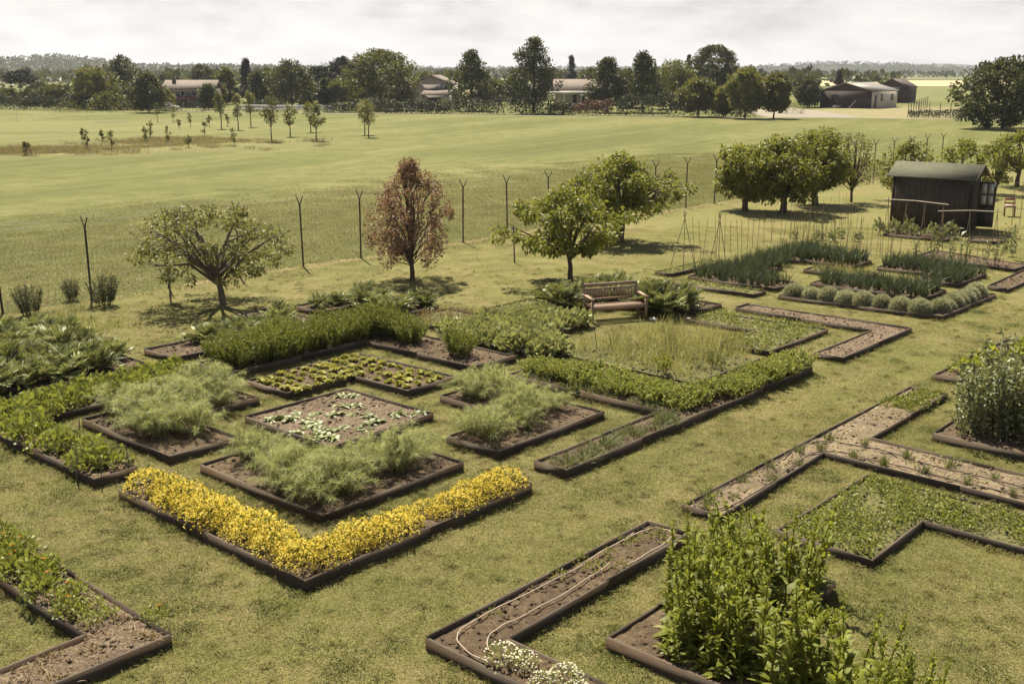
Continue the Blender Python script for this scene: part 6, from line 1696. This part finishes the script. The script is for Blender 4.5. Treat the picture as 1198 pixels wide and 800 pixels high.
# trellis frames with a top pole in front of the shed
def frame(p0, p1, h, label, legs=3, lean=0.25):
    root = empty('cane_trellis', (p0[0], p0[1], 0)); tag(root, label, 'trellis')
    d = Vector((p1[0] - p0[0], p1[1] - p0[1], 0)); nrm = Vector((-d.y, d.x, 0)).normalized()
    for i in range(legs):
        q = d * ((i + 0.08) / (legs - 1 + 0.16))
        for sg in (1, -1):
            m = MB(); m.tube([q + nrm * lean * sg, q - nrm * lean * 0.12 * sg + Vector((0, 0, h + 0.08))], 0.014, 0.011, 5); m.build('cane', CANE, root)
    m = MB(); m.tube([Vector((0, 0, h)) - d * 0.05, d * 0.5 + Vector((0, 0, h + .03)), d * 1.05 + Vector((0, 0, h - .02))], 0.018, sides=6); m.build('top_pole', PLK, root)
frame(g(-6.9, 34.2), g(-4.6, 34.2), 1.55, 'cane trellis with a pale top pole before the shed wall', 4)
frame(g(-4.5, 33.5), g(-2.8, 34.9), 1.35, 'lower cane trellis with a pale top pole at the shed corner', 3)
# stakes round the leafy bed on the left
for i, (a, b, h) in enumerate([(-5.42, .62, .55), (-5.38, .08, .55), (-5.85, -.1, .6), (-7.6, .85, .45), (-8.15, .62, .4), (-8.7, .85, .45), (-7.0, 1.0, .4)]):
    stick('garden_stake', 'thin brown stake at the edge of the leafy bed on the left', 'stake', w2(a, b, 0), w2(a + rng.normal(0, .03), b + rng.normal(0, .03), h), 0.011, group='stakes round the leafy bed')
stick('garden_stake', 'thin leaning stick in the dry grass in front of the bench', 'stake', w2(-4.35, 11.9, 0.05), w2(-4.65, 12.1, 0.95), 0.012)
stick('wooden_stake', 'short wooden stake left of the bench fruit tree', 'stake', (0.09, 37.0, 0), (0.05, 37.05, 1.3), 0.03, BARKG)
stick('wooden_stake', 'short wooden stake left of the apple tree trunk', 'stake', (-9.95, 30.6, 0), (-9.95, 30.6, 0.95), 0.03, BARKG)
# thin wire run behind the shed on the right
nf = empty('cane_fence', (21.6, 46.2, 0)); tag(nf, 'light fence of thin canes and rails at the right edge beside the shed', 'fence')
for k in range(16):
    m = MB(); m.tube([(k * 0.42, k * 0.16, 0), (k * 0.42 + rng.normal(0, .03), k * 0.16, rng.uniform(1.5, 2.0))], 0.013, sides=5); m.build('cane', CANE, nf)
for z in (0.7, 1.25, 1.85):
    m = MB(); m.tube([(-0.1, 0, z), (6.5, 2.45, z + 0.04)], 0.012, sides=5); m.build('rail', CANE, nf)
# small reddish chair by the shed
REDC = plain('faded_red_paint', (0.26, 0.11, 0.085), 0.6, 4, 0.2)
ch = empty('garden_chair', (22.6, 49.2, 0), R(-20)); tag(ch, 'small faded red garden chair with a pale cushion right of the shed', 'chair')
for x_, y_, h_ in ((0, 0, .43), (.42, 0, .43), (0, .42, .85), (.42, .42, .85)):
    m = MB(); m.box((x_, y_, 0), (x_ + .04, y_ + .04, h_)); m.build('leg', REDC, ch)
m = MB(); m.box((-.02, -.02, .432), (.48, .40, .46)); m.build('seat', REDC, ch)
m = MB(); m.box((.02, .01, .462), (.44, .37, .53)); m.build('cushion', plain('pale_pink_cloth', (0.58, 0.38, 0.32), 0.9, 4, 0.1), ch)
m = MB(); m.box((.042, .43, .55), (.418, .45, .62)); m.box((.042, .43, .72), (.418, .45, .84)); m.build('backrest', REDC, ch)

# ------------------------------------------------------------ haze
hz = MB(); hz.box((-4500, -120, -1.5), (5500, 6500, 160))
ho = hz.build('haze', []); ho['kind'] = 'stuff'; ho['label'] = 'thin pale summer haze over the plain'
hm = bpy.data.materials.new('haze'); hm.use_nodes = True; ht = hm.node_tree; ht.nodes.clear()
vp = ht.nodes.new('ShaderNodeVolumePrincipled'); vp.inputs['Color'].default_value = (0.78, 0.80, 0.90, 1); vp.inputs['Density'].default_value = 0.00013
vp.inputs['Anisotropy'].default_value = 0.3
hout = ht.nodes.new('ShaderNodeOutputMaterial'); ht.links.new(vp.outputs[0], hout.inputs['Volume'])
ho.data.materials.append(hm)

# ------------------------------------------------------------ every member of a small group gets its own label, counted along its row
ORD = ['leftmost', 'second', 'third', 'fourth', 'fifth', 'sixth', 'seventh', 'eighth', 'ninth', 'tenth', 'eleventh', 'twelfth', 'thirteenth', 'fourteenth',
       'fifteenth', 'sixteenth', 'seventeenth', 'eighteenth', 'nineteenth', 'twentieth', 'twenty-first', 'twenty-second', 'twenty-third', 'twenty-fourth', 'twenty-fifth', 'twenty-sixth']
groups = {}
for o in COL.objects:
    if o.parent is None and o.get('group') and o.get('label'): groups.setdefault((o['group'], o['label']), []).append(o)
for (gname, lab), os_ in groups.items():
    if not 2 <= len(os_) <= 26: continue
    os_.sort(key=lambda o: o.location.x / (o.location.y + 1.6))
    for i, o in enumerate(os_):
        first = 'leftmost ' if i == 0 else ORD[i] + ' from left, '
        w = (first + lab).split()
        if len(w) > 16: print('LONG', len(w), lab)
        o['label'] = ' '.join(w)
